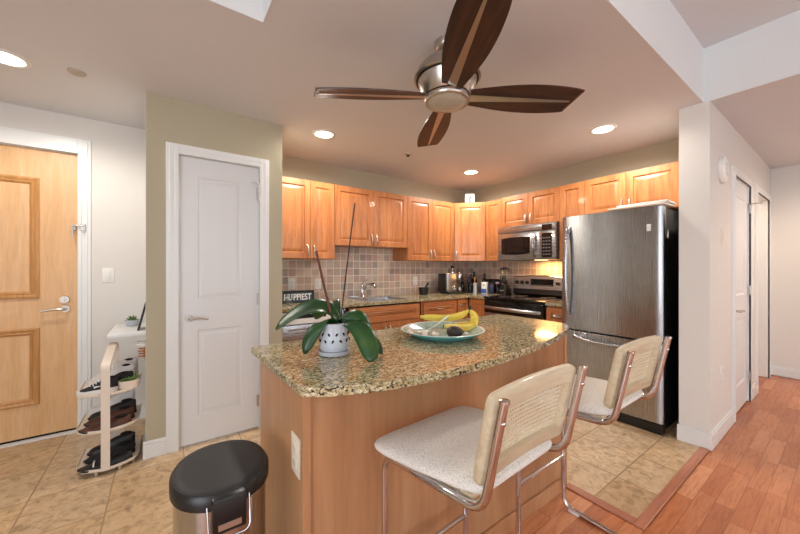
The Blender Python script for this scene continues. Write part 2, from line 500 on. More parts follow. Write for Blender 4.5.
# pantry closet box
PY = 2.749
sbox('wall_pantry', 'sage', (-0.103, 0.077, PY, PY + 0.10, 0, 2.43), (0.603, 0.782, PY, PY + 0.10, 0, 2.43), (0.077, 0.603, PY, PY + 0.10, 2.052, 2.43),
     (0.70, 0.782, PY + 0.10, 3.49, 0, 2.43))
sbox('wall_pantry_side', 'white_wall', (-0.105, -0.04, PY + 0.002, EY, 0, 2.43))
# kitchen walls
sbox('wall_sink', 'sage', (0.70, 3.86, 3.49, 3.6, 0, 2.43))
sbox('wall_stove', 'sage', (3.76, 3.86, 0.777, 3.49, 0, 2.43))
sbox('wall_partition', 'hall_wall', (3.08, 3.86, 0.60, 0.769, 0, 2.43))
HY = 0.601
d1a, d1b, d2a, d2b = 3.815, 4.50, 4.86, 5.63
sbox('wall_hall', 'hall_wall', (3.86 - 0.05, d1a, HY, 0.72, 0, 2.43), (d1b, d2a, HY, 0.72, 0, 2.43), (d2b, RX, HY, 0.72, 0, 2.43),
     (d1a, d1b, HY, 0.72, 2.03, 2.43), (d2a, d2b, HY, 0.72, 2.03, 2.43))
sbox('wall_hall_end', 'hall_wall', (RX - 0.07, RX + 0.1, BY, HY + 0.0, 0, 2.43))
sbox('wall_side_room', 'hall_wall', (4.55, 4.65, 0.72, 2.4, 0, 2.43), (4.65, RX, 2.3, 2.4, 0, 2.43), (RX, RX + 0.1, 0.60, 2.4, 0, 2.43))


def casing(name, xa, xb, zt, y, wd=0.072, top=None, depth=0.018):
    top = top or wd
    mb = MB()
    for k, (ins, dp) in enumerate(((0.0, depth * 0.55), (0.018, depth * 0.8), (wd - 0.022, depth))):
        a = wd - ins if k < 2 else 0.022
        tt = top - ins if k < 2 else 0.022
        mb.box(xa - a, xa, y - dp, y, 0, zt + tt); mb.box(xb, xb + a, y - dp, y, 0, zt + tt); mb.box(xa, xb, y - dp, y, zt, zt + tt)
    # jamb lining
    mb.box(xa - 0.001, xa + 0.004, y, y + 0.10, 0, zt); mb.box(xb - 0.004, xb + 0.001, y, y + 0.10, 0, zt); mb.box(xa, xb, y, y + 0.10, zt - 0.004, zt + 0.001)
    return struct(mb.build(name, 'trim', bevel=0.002))


casing('trim_4', 0.077, 0.603, 2.052, PY)
casing('trim_5', -1.475, -0.545, 2.142, EY, 0.074, 0.115)
casing('trim_6', d1a, d1b, 2.03, HY)
casing('trim_7', d2a, d2b, 2.03, HY)


def baseb(name, xa, xb, ya, yb, h=0.115):
    mb = MB(); mb.box(xa, xb, ya, yb, 0, h - 0.02)
    e = 0.006
    mb.box(xa + (e if xb - xa < 0.05 else 0), xb - (e if xb - xa < 0.05 else 0), ya + (e if yb - ya < 0.05 else 0), yb - (0 if yb - ya < 0.05 else 0), h - 0.02, h)
    return struct(mb.build(name, 'trim', bevel=0.002))


baseb('baseboard_pantry', -0.119, 0.005, PY - 0.014, PY)
baseb('baseboard_pantry_right', 0.675, 0.796, PY - 0.014, PY)
baseb('baseboard_entry', -0.47, -0.119, EY - 0.014, EY)
baseb('baseboard_pantry_side', -0.119, -0.105, PY, EY - 0.014)
baseb('baseboard_column', 3.064, 3.08, 0.585, 0.777)
baseb('baseboard_hall', 3.08, d1a - 0.072, HY - 0.016, HY)
baseb('baseboard_hall_middle', d1b + 0.072, d2a - 0.072, HY - 0.016, HY)
baseb('baseboard_hall_end', RX - 0.086, RX - 0.07, BY, HY)
# entry door threshold
sbox('trim_8', 'shoe_white', (-1.475, -0.545, EY - 0.012, EY + 0.09, 0.0, 0.012))
sbox('trim_9', 'painted_shade', (-1.47, -0.55, EY + 0.025, EY + 0.06, 0.012, 0.026))  # dark strip painted for the shade in the gap under the door

# backsplash
sbox('wall_sink_backsplash', 'splash_x', (0.782, 3.752, 3.480, 3.49, 0.915, 1.52))
sbox('wall_stove_backsplash', 'splash_y', (3.750, 3.76, 1.60, 3.480, 0.915, 1.50))


# ------------------------------------------------------------------ doors
def lever(parent, x, z, yf, dirn, m='nickel', L=0.115):
    o = MB(); o.tube([(x, yf, z), (x, yf - 0.008, z)], [0.028, 0.026], 20)
    o.tube(arc_path([(x, yf - 0.006, z), (x, yf - 0.05, z), (x + dirn * L * 0.5, yf - 0.052, z + 0.006), (x + dirn * L, yf - 0.048, z - 0.006)], 0.012), 0.009, 10)
    return o.build('door_handle', m, parent, smooth=50)


def hinge(parent, x, z, yf, m='nickel'):
    o = MB(); o.tube([(x, yf - 0.008, z - 0.045), (x, yf - 0.008, z + 0.045)], 0.006, 8); o.box(x - 0.014, x + 0.014, yf - 0.004, yf, z - 0.045, z + 0.045)
    return o.build('hinge', m, parent, smooth=50)


WPROF = [(0, 0), (0.010, 0.008), (0.022, 0.009), (0.042, 0.002), (0.048, 0.002)]
# pantry door
mb = MB(); panel_slab(mb, 0.518, 2.035, 0.035, [(0.108, 0.402, 0.190, 0.808), (0.108, 0.402, 1.025, 1.905)], WPROF, 0.081, 0.012, PY + 0.045)
o = struct(mb.build('door_1', 'door_white', smooth=20))
lever(o, 0.138, 0.905, PY + 0.010, 1); hinge(o, 0.600, 1.845, PY + 0.006); hinge(o, 0.600, 1.02, PY + 0.006); hinge(o, 0.600, 0.22, PY + 0.006)
mb = MB(); mb.box(0.077, 0.082, PY + 0.004, PY + 0.012, 0.87, 0.94); mb.build('strike_plate', 'nickel', o)
mb = MB(); mb.tube(arc_path([(0.545, PY - 0.012, 1.925), (0.575, PY - 0.03, 1.930), (0.597, PY - 0.022, 1.92), (0.600, PY - 0.012, 1.80)], 0.012), 0.0045, 8); mb.box(0.590, 0.606, PY - 0.012, PY + 0.006, 1.79, 1.90)
mb.build('hinge_stop', 'nickel', o, smooth=50)
# entry door
mb = MB()
EP = [(0, 0), (0.0, -0.012), (0.012, -0.016), (0.030, -0.008), (0.036, -0.012), (0.056, 0.004), (0.064, 0.004)]
panel_slab(mb, 0.922, 2.115, 0.04, [(0.205, 0.715, 0.236, 0.800), (0.205, 0.715, 1.018, 1.904)], [(0, 0)], -1.471, 0.022, EY + 0.065)
o = struct(mb.build('door_2', 'entry_wood'))
for za, zb in ((0.236, 0.800), (1.018, 1.904)):
    mb = MB(); xa, xb = -1.471 + 0.205, -1.471 + 0.715; yf = EY + 0.025
    za += 0.022; zb += 0.022
    L = []
    for ins, dep in EP:
        L.append([(xa + ins, yf + dep, za + ins), (xb - ins, yf + dep, za + ins), (xb - ins, yf + dep, zb - ins), (xa + ins, yf + dep, zb - ins)])
    mb.loft(L, cap=False); mb.build('panel_moulding', 'entry_mould', o)
lever(o, -0.618, 0.950, EY + 0.025, -1, 'nickel', 0.12)
mb = MB(); mb.tube([(-0.622, EY + 0.025, 1.022), (-0.622, EY + 0.010, 1.022)], [0.03, 0.027], 20); mb.box(-0.626, -0.618, EY - 0.002, EY + 0.012, 1.006, 1.038); mb.build('deadbolt', 'nickel', o, smooth=50)
mb = MB(); mb.box(-0.585, -0.560, EY + 0.005, EY + 0.025, 1.555, 1.60); mb.box(-0.530, -0.500, EY - 0.030, EY - 0.018, 1.555, 1.60)
mb.tube([(-0.580, EY - 0.030, 1.588), (-0.505, EY - 0.034, 1.588)], 0.005, 8); mb.tube([(-0.572, EY - 0.026, 1.585), (-0.572, EY - 0.026, 1.50)], 0.004, 8); mb.box(-0.515, -0.509, EY - 0.034, EY - 0.028, 1.53, 1.56)
mb.build('swing_bar_lock', 'nickel', o, smooth=50)
mb = MB(); mb.box(-0.548, -0.543, EY + 0.004, EY + 0.020, 0.97, 1.07); mb.build('strike_plate', 'stem_dark', o)
# hall door
mb = MB(); panel_slab(mb, 0.677, 2.015, 0.035, [(0.125, 0.552, 0.215, 0.80), (0.125, 0.552, 1.01, 1.88)], WPROF, d1a + 0.004, 0.010, HY + 0.045)
o = struct(mb.build('door_3', 'door_white', smooth=20))
lever(o, 3.885, 0.90, HY + 0.010, 1)
for z in (0.24, 1.05, 1.82): hinge(o, d1b - 0.004, z, HY - 0.004)
mb = MB(); mb.tube(arc_path([(4.47, HY + 0.0, 1.86), (4.52, HY - 0.06, 1.87), (4.60, HY - 0.07, 1.87)], 0.02), 0.006, 8); mb.build('hinge_stop', 'nickel', o, smooth=50)
# side room door leaf, open inwards
mb = MB(); mb.box(4.870, 4.905, 0.735, 1.42, 0.012, 2.02); o = struct(mb.build('door_4', 'door_white', bevel=0.002))
mb = MB(); mb.tube([(4.905, 1.35, 0.92), (4.955, 1.35, 0.92)], 0.008, 10); mb.tube([(4.955, 1.35, 0.92), (4.955, 1.24, 0.92)], 0.008, 10); mb.build('door_handle', 'nickel', o, smooth=50)


# ------------------------------------------------------------------ wall fittings
def plate(name, label, cat, loc, rz, kind, m='white_plastic', group=None, w_=0.072, h_=0.118):
    r = thing(name, label, cat, loc, rz, group)
    MB().rbox(-w_ / 2, w_ / 2, -0.006, 0, -h_ / 2, h_ / 2, 0.0025).build('cover_plate', m, r, smooth=30)
    if kind == 'outlet':
        for z in (-0.024, 0.024):
            o = MB(); o.rbox(-0.017, 0.017, -0.0085, -0.004, z - 0.015, z + 0.015, 0.003); s_ = o.build('socket', m, r, smooth=30)
            q = MB(); q.box(-0.008, -0.006, -0.0088, -0.008, z - 0.005, z + 0.007); q.box(0.006, 0.008, -0.0088, -0.008, z - 0.004, z + 0.006); q.tube([(0, -0.0088, z - 0.009), (0, -0.008, z - 0.009)], 0.0022, 8)
            q.build('slot', 'grey_button', s_)
    else:
        o = MB(); o.rbox(-0.016, 0.016, -0.010, -0.004, -0.033, 0.033, 0.002); o.build('rocker', m, r, smooth=30)
    return r


plate('light_switch', 'white rocker light switch on the wall right of the entry door', 'light switch', (-0.369, EY, 1.205), 0, 'switch')
plate('outlet', 'white outlet on backsplash behind the black letter sign', 'outlet', (1.085, 3.48, 1.092), 0, 'outlet')
plate('light_switch', 'white switch plate on backsplash behind the thicker orchid stem', 'light switch', (1.375, 3.48, 1.085), 0, 'switch')
plate('outlet', 'white outlet on the backsplash above the mortar', 'outlet', (2.745, 3.48, 1.082), 0, 'outlet')
plate('outlet', 'almond outlet on the end panel of the island', 'outlet', (0.345, 1.052, 0.668), -PI / 2, 'outlet', 'ivory_plastic', w_=0.078, h_=0.125)
plate('light_switch', 'ivory dimmer switch on the hallway wall under the round alarm', 'light switch', (3.434, HY, 1.50), 0, 'switch', 'ivory_plastic')
plate('outlet', 'white outlet low on the hallway wall before the door', 'outlet', (3.405, HY, 0.470), 0, 'outlet')
r = thing('alarm', 'round white alarm disc high on the hallway wall', 'alarm', (3.385, HY, 1.995))
MB().lathe([(0.095, 0), (0.10, 0.012), (0.094, 0.03), (0.07, 0.036), (0.0005, 0.037)], n=32).xf(Matrix.Rotation(PI / 2, 4, 'X')).build('housing', 'white_plastic', r, smooth=40)
MB().lathe([(0.045, 0.036), (0.045, 0.042), (0.0005, 0.043)], n=24).xf(Matrix.Rotation(PI / 2, 4, 'X')).build('sounder', 'trim', r, smooth=40)
# ceiling fittings
def downlight(x, y, label, power):
    r = thing('recessed_light', label, 'ceiling light', (x, y, 2.43), 0, 'recessed ceiling lights')
    MB().lathe([(0.075, -0.001), (0.077, -0.008), (0.098, -0.006), (0.102, -0.0005)], n=36, cap=False).build('trim_ring', 'trim', r, smooth=60)
    MB().lathe([(0.076, -0.003), (0.0005, -0.0035)], n=36, cap=False).build('lens', 'lamp_glow', r)
    l = spot('recessed_bulb', (0, 0, -0.03), power); l.parent = r
    return r


downlight(1.127, 2.712, 'lit round recessed ceiling light above the left kitchen cabinets', 52)
downlight(2.993, 1.248, 'lit round recessed ceiling light above the refrigerator', 52)
downlight(3.037, 2.751, 'small-looking lit recessed ceiling light near the kitchen corner', 48)
downlight(-0.719, 2.744, 'lit recessed ceiling light above the entry door, at the left edge', 34)
spot('hall_bulb', (4.9, -0.7, 2.38), 75, (1.0, 0.80, 0.64))
spot('side_room_bulb', (5.2, 1.5, 2.38), 40, (1.0, 0.76, 0.56))
r = thing('ceiling_disc', 'small beige round cover on ceiling near the entry', 'ceiling cover', (-0.426, 2.705, 2.43))
MB().lathe([(0.042, 0), (0.042, -0.006), (0.036, -0.010), (0.0005, -0.011)], n=24).build('cap', 'disc_beige', r, smooth=40)
r = thing('sprinkler_head', 'tiny dark flush sprinkler on the kitchen ceiling', 'sprinkler', (2.028, 2.689, 2.43))
MB().lathe([(0.030, 0), (0.028, -0.006), (0.012, -0.008)], n=18).build('escutcheon', 'nickel', r, smooth=40)
MB().lathe([(0.006, -0.008), (0.006, -0.02), (0.02, -0.022), (0.02, -0.024)], n=14).build('deflector', 'black', r, smooth=40)

# ------------------------------------------------------------------ cabinets
CPROF = [(0, 0), (0.003, 0.010), (0.010, 0.012), (0.038, 0.002), (0.042, 0.002)]


def pull(parent, x, z, yf, vertical=True, L=0.105, m='nickel'):
    h = L / 2
    pts = [(0, 0, -h), (0, -0.018, -h * 0.85), (0, -0.027, 0), (0, -0.018, h * 0.85), (0, 0, h)]
    if not vertical: pts = [(a[2], a[1], a[0]) for a in pts]
    P = [(x + a, yf + b, z + c_) for a, b, c_ in bez(pts, 12)]
    rad = [0.009 if i in (0, 12) else 0.0055 + 0.0025 * math.sin(PI * i / 12) for i in range(13)]
    return MB().tube(P, rad, 8).build('handle', m, parent, smooth=60)


def cab_door(root, x0, x1, z0, z1, yf, hside=None, hz=None, name='door', st=0.055, th=0.02, m='maple'):
    g = 0.0015; x0 += g; x1 -= g; z0 += g; z1 -= g
    w_, h_ = x1 - x0, z1 - z0
    s_ = min(st, w_ * 0.28, h_ * 0.3)
    mb = panel_slab(MB(), w_, h_, th, [(s_, w_ - s_, s_, h_ - s_)], CPROF, x0, z0, yf)
    d = mb.build(name, m, root, smooth=20)
    if hside == 'l': pull(d, x0 + s_ * 0.55, hz, yf - th)
    elif hside == 'r': pull(d, x1 - s_ * 0.55, hz, yf - th)
    elif hside == 'c': pull(d, (x0 + x1) / 2, hz if hz else (z0 + z1) / 2, yf - th, False)
    return d


def upper(label, loc, rz, w_, h_, doors, d=0.32, hz=0.075, group='maple wall cabinets'):
    r = thing('wall_cabinet', label, 'cabinet', loc, rz, group)
    MB().box(0, w_, -d + 0.02, 0, 0, h_).build('carcass', 'maple', r)
    for x0, x1, hs in doors: cab_door(r, x0, x1, 0, h_, -d + 0.02, hs, hz)
    return r


SY = 3.478
upper('tall double-door maple wall cabinet left of the sink, next to the pantry', (0.785, SY, 1.355), 0, 0.640, 0.77, [(0, 0.385, 'r'), (0.385, 0.640, 'l')], d=0.328)
upper('short double-door maple wall cabinet hanging above the sink', (1.430, SY, 1.500), 0, 0.940, 0.625, [(0, 0.47, 'r'), (0.47, 0.94, 'l')], d=0.328)
upper('tall double-door maple wall cabinet between sink and corner', (2.375, SY, 1.350), 0, 0.775, 0.775, [(0, 0.385, 'r'), (0.385, 0.775, 'l')], d=0.328)
# diagonal corner cabinet
r = thing('wall_cabinet', 'diagonal single-door maple wall cabinet in the kitchen corner', 'cabinet', (3.155, 3.15, 1.350), 0, 'maple wall cabinets')
MB().prism([(0.002, 0.020), (0.264, -0.288), (0.595, -0.290), (0.595, 0.328), (0.002, 0.328)], 0, 0.775).build('carcass', 'maple', r)
dl = math.hypot(0.265, 0.303); ang = math.atan2(-0.303, 0.265)
mb = panel_slab(MB(), dl - 0.006, 0.77, 0.02, [(0.062, dl - 0.068, 0.062, 0.708)], CPROF, 0.003, 0.003, 0.014)
d_ = mb.build('door', 'maple', r, smooth=20); d_.rotation_euler = (0, 0, ang)
pull(d_, 0.030, 0.075, -0.006)
SX = 3.748
upper('narrow single-door maple wall cabinet left of the microwave', (SX, 2.858, 1.350), -PI / 2, 0.252, 0.775, [(0, 0.252, 'r')])
upper('short double-door maple wall cabinet above the microwave', (SX, 2.604, 1.760), -PI / 2, 0.742, 0.372, [(0, 0.371, 'r'), (0.371, 0.742, 'l')])
upper('narrow handleless maple wall cabinet between microwave and refrigerator cabinets', (SX, 1.860, 1.350), -PI / 2, 0.256, 0.785, [(0, 0.256, None)])
upper('short double-door maple wall cabinet above the refrigerator', (SX, 1.602, 1.765), -PI / 2, 0.752, 0.375, [(0, 0.366, 'r'), (0.366, 0.752, 'l')])

# base cabinets
def base(label, loc, rz, w_, d, fronts, group='maple base cabinets', top=0.884):
    r = thing('base_cabinet', label, 'cabinet', loc, rz, group)
    MB().box(0, w_, -d + 0.02, 0, 0.10, top).build('carcass', 'maple', r)
    MB().box(0, w_, -d + 0.075, 0, 0.0, 0.10).build('toe_kick', 'maple_h', r)
    for kind, x0, x1, z0, z1, hs, hz in fronts:
        cab_door(r, x0, x1, z0, z1, -d + 0.02, hs, hz, kind, 0.05, m='maple' if z1 - z0 > 0.3 else 'maple_h')
    return r


BD = 0.60
base('base cabinet under the sink with false drawer front and two doors', (1.435, SY, 0), 0, 0.935, BD, [('drawer_front', 0.02, 0.90, 0.70, 0.865, None, None), ('door', 0, 0.467, 0.11, 0.69, 'r', 0.6), ('door', 0.467, 0.935, 0.11, 0.69, 'l', 0.6)], top=0.72)
base('base cabinet with a top drawer left of the corner', (2.372, SY, 0), 0, 0.565, BD, [('drawer', 0.02, 0.55, 0.70, 0.865, 'c', None), ('door', 0.02, 0.55, 0.11, 0.69, 'r', 0.6)])
base('narrow base cabinet right in the corner with handled door', (2.940, SY, 0), 0, 0.190, BD, [('door', 0.0, 0.185, 0.11, 0.865, 'c', 0.80)])
base('handleless narrow base cabinet left of the stove', (SX, SY - 0.605, 0), -PI / 2, 0.262, 0.615, [('door', 0.0, 0.262, 0.11, 0.865, None, None)])
base('narrow drawer base cabinet between stove and refrigerator', (SX, 1.836, 0), -PI / 2, 0.210, 0.615, [('drawer', 0.0, 0.210, 0.70, 0.865, 'c', None), ('door', 0.0, 0.21, 0.11, 0.69, None, None)])

# countertops
mb = MB(); mb.box(0.784, 1.72, 2.845, 3.479, 0.885, 0.915); mb.box(1.72, 2.20, 2.845, 2.93, 0.885, 0.915); mb.box(1.72, 2.20, 3.33, 3.479, 0.885, 0.915); mb.box(2.20, 3.748, 2.845, 3.479, 0.885, 0.915); mb.box(3.115, 3.748, 2.608, 2.845, 0.885, 0.915)
tag(mb.build('countertop', 'granite'), 'L-shaped speckled granite countertop along the sink wall', 'countertop')
tag(MB().box(3.115, 3.748, 1.628, 1.836, 0.885, 0.915).build('countertop', 'granite'), 'small strip of granite countertop between stove and refrigerator', 'countertop')

# sink + faucet
r = thing('sink', 'stainless sink sunk in the granite below the backsplash', 'sink', (1.96, 3.13, 0.915))
mb = MB()
def rr(a, b, z, k=0.03):
    out = []
    for cx, cy, s0 in ((a - k, b - k, 0), (-a + k, b - k, PI / 2), (-a + k, -b + k, PI), (a - k, -b + k, 1.5 * PI)):
        for q in range(5): out.append((cx + k * math.cos(s0 + q * PI / 8), cy + k * math.sin(s0 + q * PI / 8), z))
    return out
mb.loft([rr(0.25, 0.21, 0.0005), rr(0.25, 0.21, 0.003), rr(0.235, 0.195, 0.003), rr(0.23, 0.19, -0.02), rr(0.22, 0.18, -0.17), rr(0.02, 0.02, -0.18)], cap=False)
mb.build('bowl', 'steel', r, smooth=40)
r = thing('faucet', 'chrome single-lever kitchen faucet behind the sink', 'faucet', (1.895, 3.41, 0.915))
mb = MB(); mb.lathe([(0.030, 0.0), (0.028, 0.01), (0.020, 0.02), (0.019, 0.12), (0.022, 0.13), (0.018, 0.145), (0.0005, 0.15)], n=20); mb.build('body', 'chrome', r, smooth=50)
mb = MB(); mb.tube(arc_path([(0, -0.01, 0.07), (0.035, -0.07, 0.135), (0.075, -0.13, 0.165), (0.085, -0.15, 0.13)], 0.03), [0.014] * 15 + [0.017], 12) if False else mb.tube(bez([(0, -0.01, 0.07), (0.035, -0.07, 0.15), (0.075, -0.12, 0.185), (0.09, -0.16, 0.12)], 12), [0.013 + 0.0008 * i for i in range(13)], 12); mb.build('spout', 'chrome', r, smooth=50)
mb = MB(); mb.tube(bez([(0, 0, 0.145), (0.02, 0.0, 0.19), (0.065, -0.01, 0.205)], 8), [0.011, 0.010, 0.009, 0.008, 0.008, 0.007, 0.007, 0.006, 0.005], 10); mb.build('lever', 'chrome', r, smooth=50)
r = thing('soap_dish', 'shallow white soap dish on the counter left of the faucet', 'dish', (1.77, 3.385, 0.915))
MB().lathe([(0.035, 0), (0.05, 0.012), (0.048, 0.016), (0.03, 0.006), (0.0005, 0.005)], n=24, sx=1.3, cap=False).build('dish', 'ceramic', r, smooth=50)

# dishwasher
r = thing('dishwasher', 'stainless dishwasher at the pantry end of the counter', 'dishwasher', (0.81, SY, 0))
MB().box(0, 0.60, -0.55, -0.02, 0.02, 0.88).build('tub', 'black', r)
MB().rbox(0.004, 0.596, -0.615, -0.55, 0.10, 0.76, 0.006).build('door', 'steel', r, smooth=30)
MB().rbox(0.004, 0.596, -0.618, -0.55, 0.765, 0.875, 0.006).build('control_panel', 'white_plastic', r, smooth=30)
MB().box(0.03, 0.40, -0.6195, -0.617, 0.815, 0.850).build('display_strip', 'black', r)
MB().tube([(0.06, -0.64, 0.73), (0.54, -0.64, 0.73)], 0.010, 10).build('handle', 'steel', r, smooth=50)
MB().box(0.02, 0.58, -0.55, -0.50, 0.0, 0.10).build('kick_plate', 'black', r)
MB().box(-0.026, -0.002, -0.59, 0, 0.0, 0.884).build('side_panel', 'burgundy', r)
# towel hanging
mb = MB(); rings = []
for k in range(9):
    u = k / 8; z = 0.885 - 0.20 * u
    rings.append([(1.365 + 0.012 * math.sin(6 * u) + j * 0.013, 2.846 + 0.005 * math.sin(j * 1.7 + u * 2) - 0.004, z - 0.012 * j * (1 - u)) for j in range(7)])
mb.loft(rings, cap=False, closed=False)
o = mb.build('dish_towel', 'navy', smooth=60); sm = o.modifiers.new('thick', 'SOLIDIFY'); sm.thickness = 0.004
tag(o, 'small navy cloth hanging at the counter edge behind the orchid', 'towel')

# ------------------------------------------------------------------ stove
r = thing('stove', 'black glass-top electric range with stainless door and back console', 'stove', (SX, 2.602, 0), -PI / 2)
W_ = 0.762
MB().box(0.003, W_ - 0.003, -0.615, -0.01, 0.02, 0.895).build('body', 'black', r, bevel=0.003)
MB().rbox(0.0, W_, -0.655, -0.05, 0.895, 0.922, 0.006).build('cooktop', 'black_glass', r, smooth=30)
for cx, cy, rad in ((0.20, -0.22, 0.09), (0.56, -0.22, 0.075), (0.20, -0.47, 0.075), (0.56, -0.47, 0.10)):
    MB().lathe([(rad, 0.9221), (rad - 0.004, 0.9226), (rad - 0.006, 0.9226), (rad - 0.008, 0.9221)], c=(cx, cy, 0), n=40, cap=False).build('burner_ring', 'grey_button', r)
MB().rbox(0.01, W_ - 0.01, -0.650, -0.615, 0.245, 0.735, 0.006).build('oven_door', 'steel', r, smooth=30)
MB().rbox(0.006, W_ - 0.006, -0.652, -0.615, 0.735, 0.885, 0.006).build('door_top_band', 'black_glass', r, smooth=30)
MB().box(0.14, W_ - 0.14, -0.652, -0.649, 0.36, 0.62).build('oven_window', 'black_glass', r)
hp = bez([(0.03, -0.655, 0.80), (0.10, -0.705, 0.80), (0.38, -0.735, 0.80), (0.66, -0.705, 0.80), (0.73, -0.655, 0.80)], 18)
mb = MB(); mb.tube(hp, 0.014, 10, sq=1.4); mb.build('door_handle', 'steel', r, smooth=60)
MB().rbox(0.01, W_ - 0.01, -0.645, -0.615, 0.05, 0.235, 0.006).build('storage_drawer', 'steel', r, smooth=30)
mb = MB(); prof = [(-0.055, 0.922), (-0.085, 0.94), (-0.075, 1.00), (-0.010, 1.00), (-0.010, 0.922)]
mb.loft([[(x, y, z) for y, z in prof] for x in (0.003, W_ - 0.003)]); mb.build('console_base', 'black', r)
mb = MB(); rings = []
for k in range(13):
    x = W_ * k / 12; top = 1.150 + 0.022 * math.sin(PI * k / 12)
    rings.append([(x, -0.088, 1.0), (x, -0.066, top - 0.012), (x, -0.054, top), (x, -0.012, top), (x, -0.012, 1.0)])
mb.loft(rings); con = mb.build('console', 'steel', r, smooth=35)
def on_console(x, z): return -0.088 + (z - 1.0) * 0.022 / 0.14
mb = MB(); y = on_console(0, 1.075); mb.box(0.25, 0.54, y - 0.006, y + 0.01, 1.035, 1.125); mb.build('display', 'black_glass', con)
for k in range(8):
    MB().box(0.265 + 0.034 * k, 0.285 + 0.034 * k, y - 0.0075, y - 0.005, 1.045, 1.055).build('button', 'grey_button', con)
for x in (0.06, 0.135, 0.205, 0.60, 0.675):
    k_ = MB(); k_.tube([(x, y + 0.002, 1.078), (x, y - 0.022, 1.078)], [0.024, 0.020], 18); k_.box(x - 0.003, x + 0.003, y - 0.027, y - 0.02, 1.06, 1.096); k_.build('knob', 'black', con, smooth=40)

# ------------------------------------------------------------------ microwave
r = thing('microwave', 'stainless over-the-range microwave with dark window and curved handle', 'microwave', (SX, 2.602, 1.340), -PI / 2)
MW = 0.745; D0 = 0.36
MB().box(0.0, MW, -D0, 0, 0.012, 0.415).build('case', 'black', r, bevel=0.003)
MB().rbox(0.0, MW - 0.004, -D0 - 0.03, -D0, 0.335, 0.412, 0.005).build('vent_panel', 'steel', r, smooth=30)
MB().rbox(0.0, 0.560, -D0 - 0.032, -D0, 0.012, 0.332, 0.006).build('door', 'steel', r, smooth=30)
mb = MB(); wv = []
for k in range(13):
    x = 0.055 + 0.385 * k / 12; b_ = 0.012 * math.sin(PI * k / 12)
    wv.append([(x, -D0 - 0.034, 0.085 - b_), (x, -D0 - 0.034, 0.270 + b_), (x, -D0 - 0.030, 0.270 + b_), (x, -D0 - 0.030, 0.085 - b_)])
mb.loft(wv); mb.build('door_window', 'black_glass', r)
mb = MB(); mb.tube(bez([(0.500, -D0 - 0.03, 0.045), (0.505, -D0 - 0.085, 0.08), (0.500, -D0 - 0.095, 0.17), (0.505, -D0 - 0.085, 0.27), (0.500, -D0 - 0.03, 0.31)], 14), 0.014, 10, sq=0.7); mb.build('handle', 'steel', r, smooth=60)
MB().rbox(0.562, MW - 0.004, -D0 - 0.032, -D0, 0.012, 0.332, 0.005).build('control_panel', 'steel', r, smooth=30)
kp = MB().box(0.585, 0.700, -D0 - 0.035, -D0 - 0.031, 0.035, 0.300).build('keypad', 'black_glass', r)
MB().box(0.585, 0.700, -D0 - 0.035, -D0 - 0.03, 0.335, 0.395).build('display', 'black_glass', r)
for i in range(3):
    for j in range(6):
        MB().box(0.597 + i * 0.033, 0.619 + i * 0.033, -D0 - 0.0365, -D0 - 0.034, 0.06 + j * 0.036, 0.076 + j * 0.036).build('button', 'grey_button', kp)
MB().box(0.44, 0.56, -0.30, -0.22, 0.006, 0.0125).build('task_lamp', 'lamp_warm', r)
l = area('task_bulb', (0.50, -0.16, 0.003), (0, 0, 0), 0.2, 0.16, 5.5, (1.0, 0.48, 0.16)); l.parent = r

# ------------------------------------------------------------------ refrigerator
r = thing('refrigerator', 'stainless bottom-freezer refrigerator with black sides', 'refrigerator', (3.748, 1.622, 0), -PI / 2)
FW = 0.775
MB().box(0.008, FW - 0.006, -0.655, -0.02, 0.03, 1.725).build('cabinet_body', 'black', r, bevel=0.006)


def bowed(x0, x1, z0, z1, yb, yf, bow=0.012, n=14, rz_=0.018):
    mb = MB(); prof = []
    out = []
    for k in range(n + 1):
        u = k / n; x = x0 + (x1 - x0) * u
        e = min(u, 1 - u) * (x1 - x0)
        rnd = 0 if e > rz_ else (rz_ - math.sqrt(max(0, rz_ ** 2 - (rz_ - e) ** 2)))
        out.append((x, yf - bow * math.sin(PI * u) + rnd))
    # extra samples at the rounded ends
    ends = []
    for a in range(5):
        th = a / 5 * PI / 2
        e = rz_ * (1 - math.cos(th)); ends.append((e, rz_ * (1 - math.sin(th))))
    L = [(x0 + e, yf + dy) for e, dy in ends]; R_ = [(x1 - e, yf + dy) for e, dy in reversed(ends)]
    mid = [q for q in out if x0 + rz_ < q[0] < x1 - rz_]
    poly = L + mid + R_ + [(x1, yb), (x0, yb)]
    mb.prism(poly, z0, z1); return mb


bowed(0.0, FW, 0.705, 1.735, -0.66, -0.722).build('refrigerator_door', 'fridge_steel', r, smooth=35, bevel=0.004)
bowed(0.0, FW, 0.085, 0.692, -0.66, -0.722).build('freezer_drawer', 'fridge_steel', r, smooth=35, bevel=0.004)
MB().box(0.006, FW - 0.006, -0.715, -0.64, 0.0, 0.078).build('base_grille', 'black', r, bevel=0.006)
mb = MB(); mb.tube(bez([(0.075, -0.722, 0.80), (0.070, -0.790, 0.83), (0.075, -0.805, 1.21), (0.070, -0.790, 1.60), (0.075, -0.722, 1.63)], 20), [0.020 - 0.006 * math.sin(PI * i / 20) for i in range(21)], 12, sq=1.0); mb.build('door_handle', 'steel', r, smooth=60)
mb = MB(); mb.tube(bez([(0.12, -0.728, 0.655), (0.16, -0.795, 0.630), (0.39, -0.810, 0.618), (0.62, -0.795, 0.630), (0.66, -0.728, 0.655)], 20), [0.018 - 0.005 * math.sin(PI * i / 20) for i in range(21)], 12); mb.build('freezer_handle', 'steel', r, smooth=60)
MB().rbox(0.672, 0.700, -0.7285, -0.722, 1.545, 1.60, 0.002).build('badge', 'white_plastic', r, smooth=30)
MB().rbox(FW - 0.07, FW - 0.005, -0.70, -0.62, 1.7255, 1.7365, 0.003).build('hinge_cover', 'black', r, smooth=30)
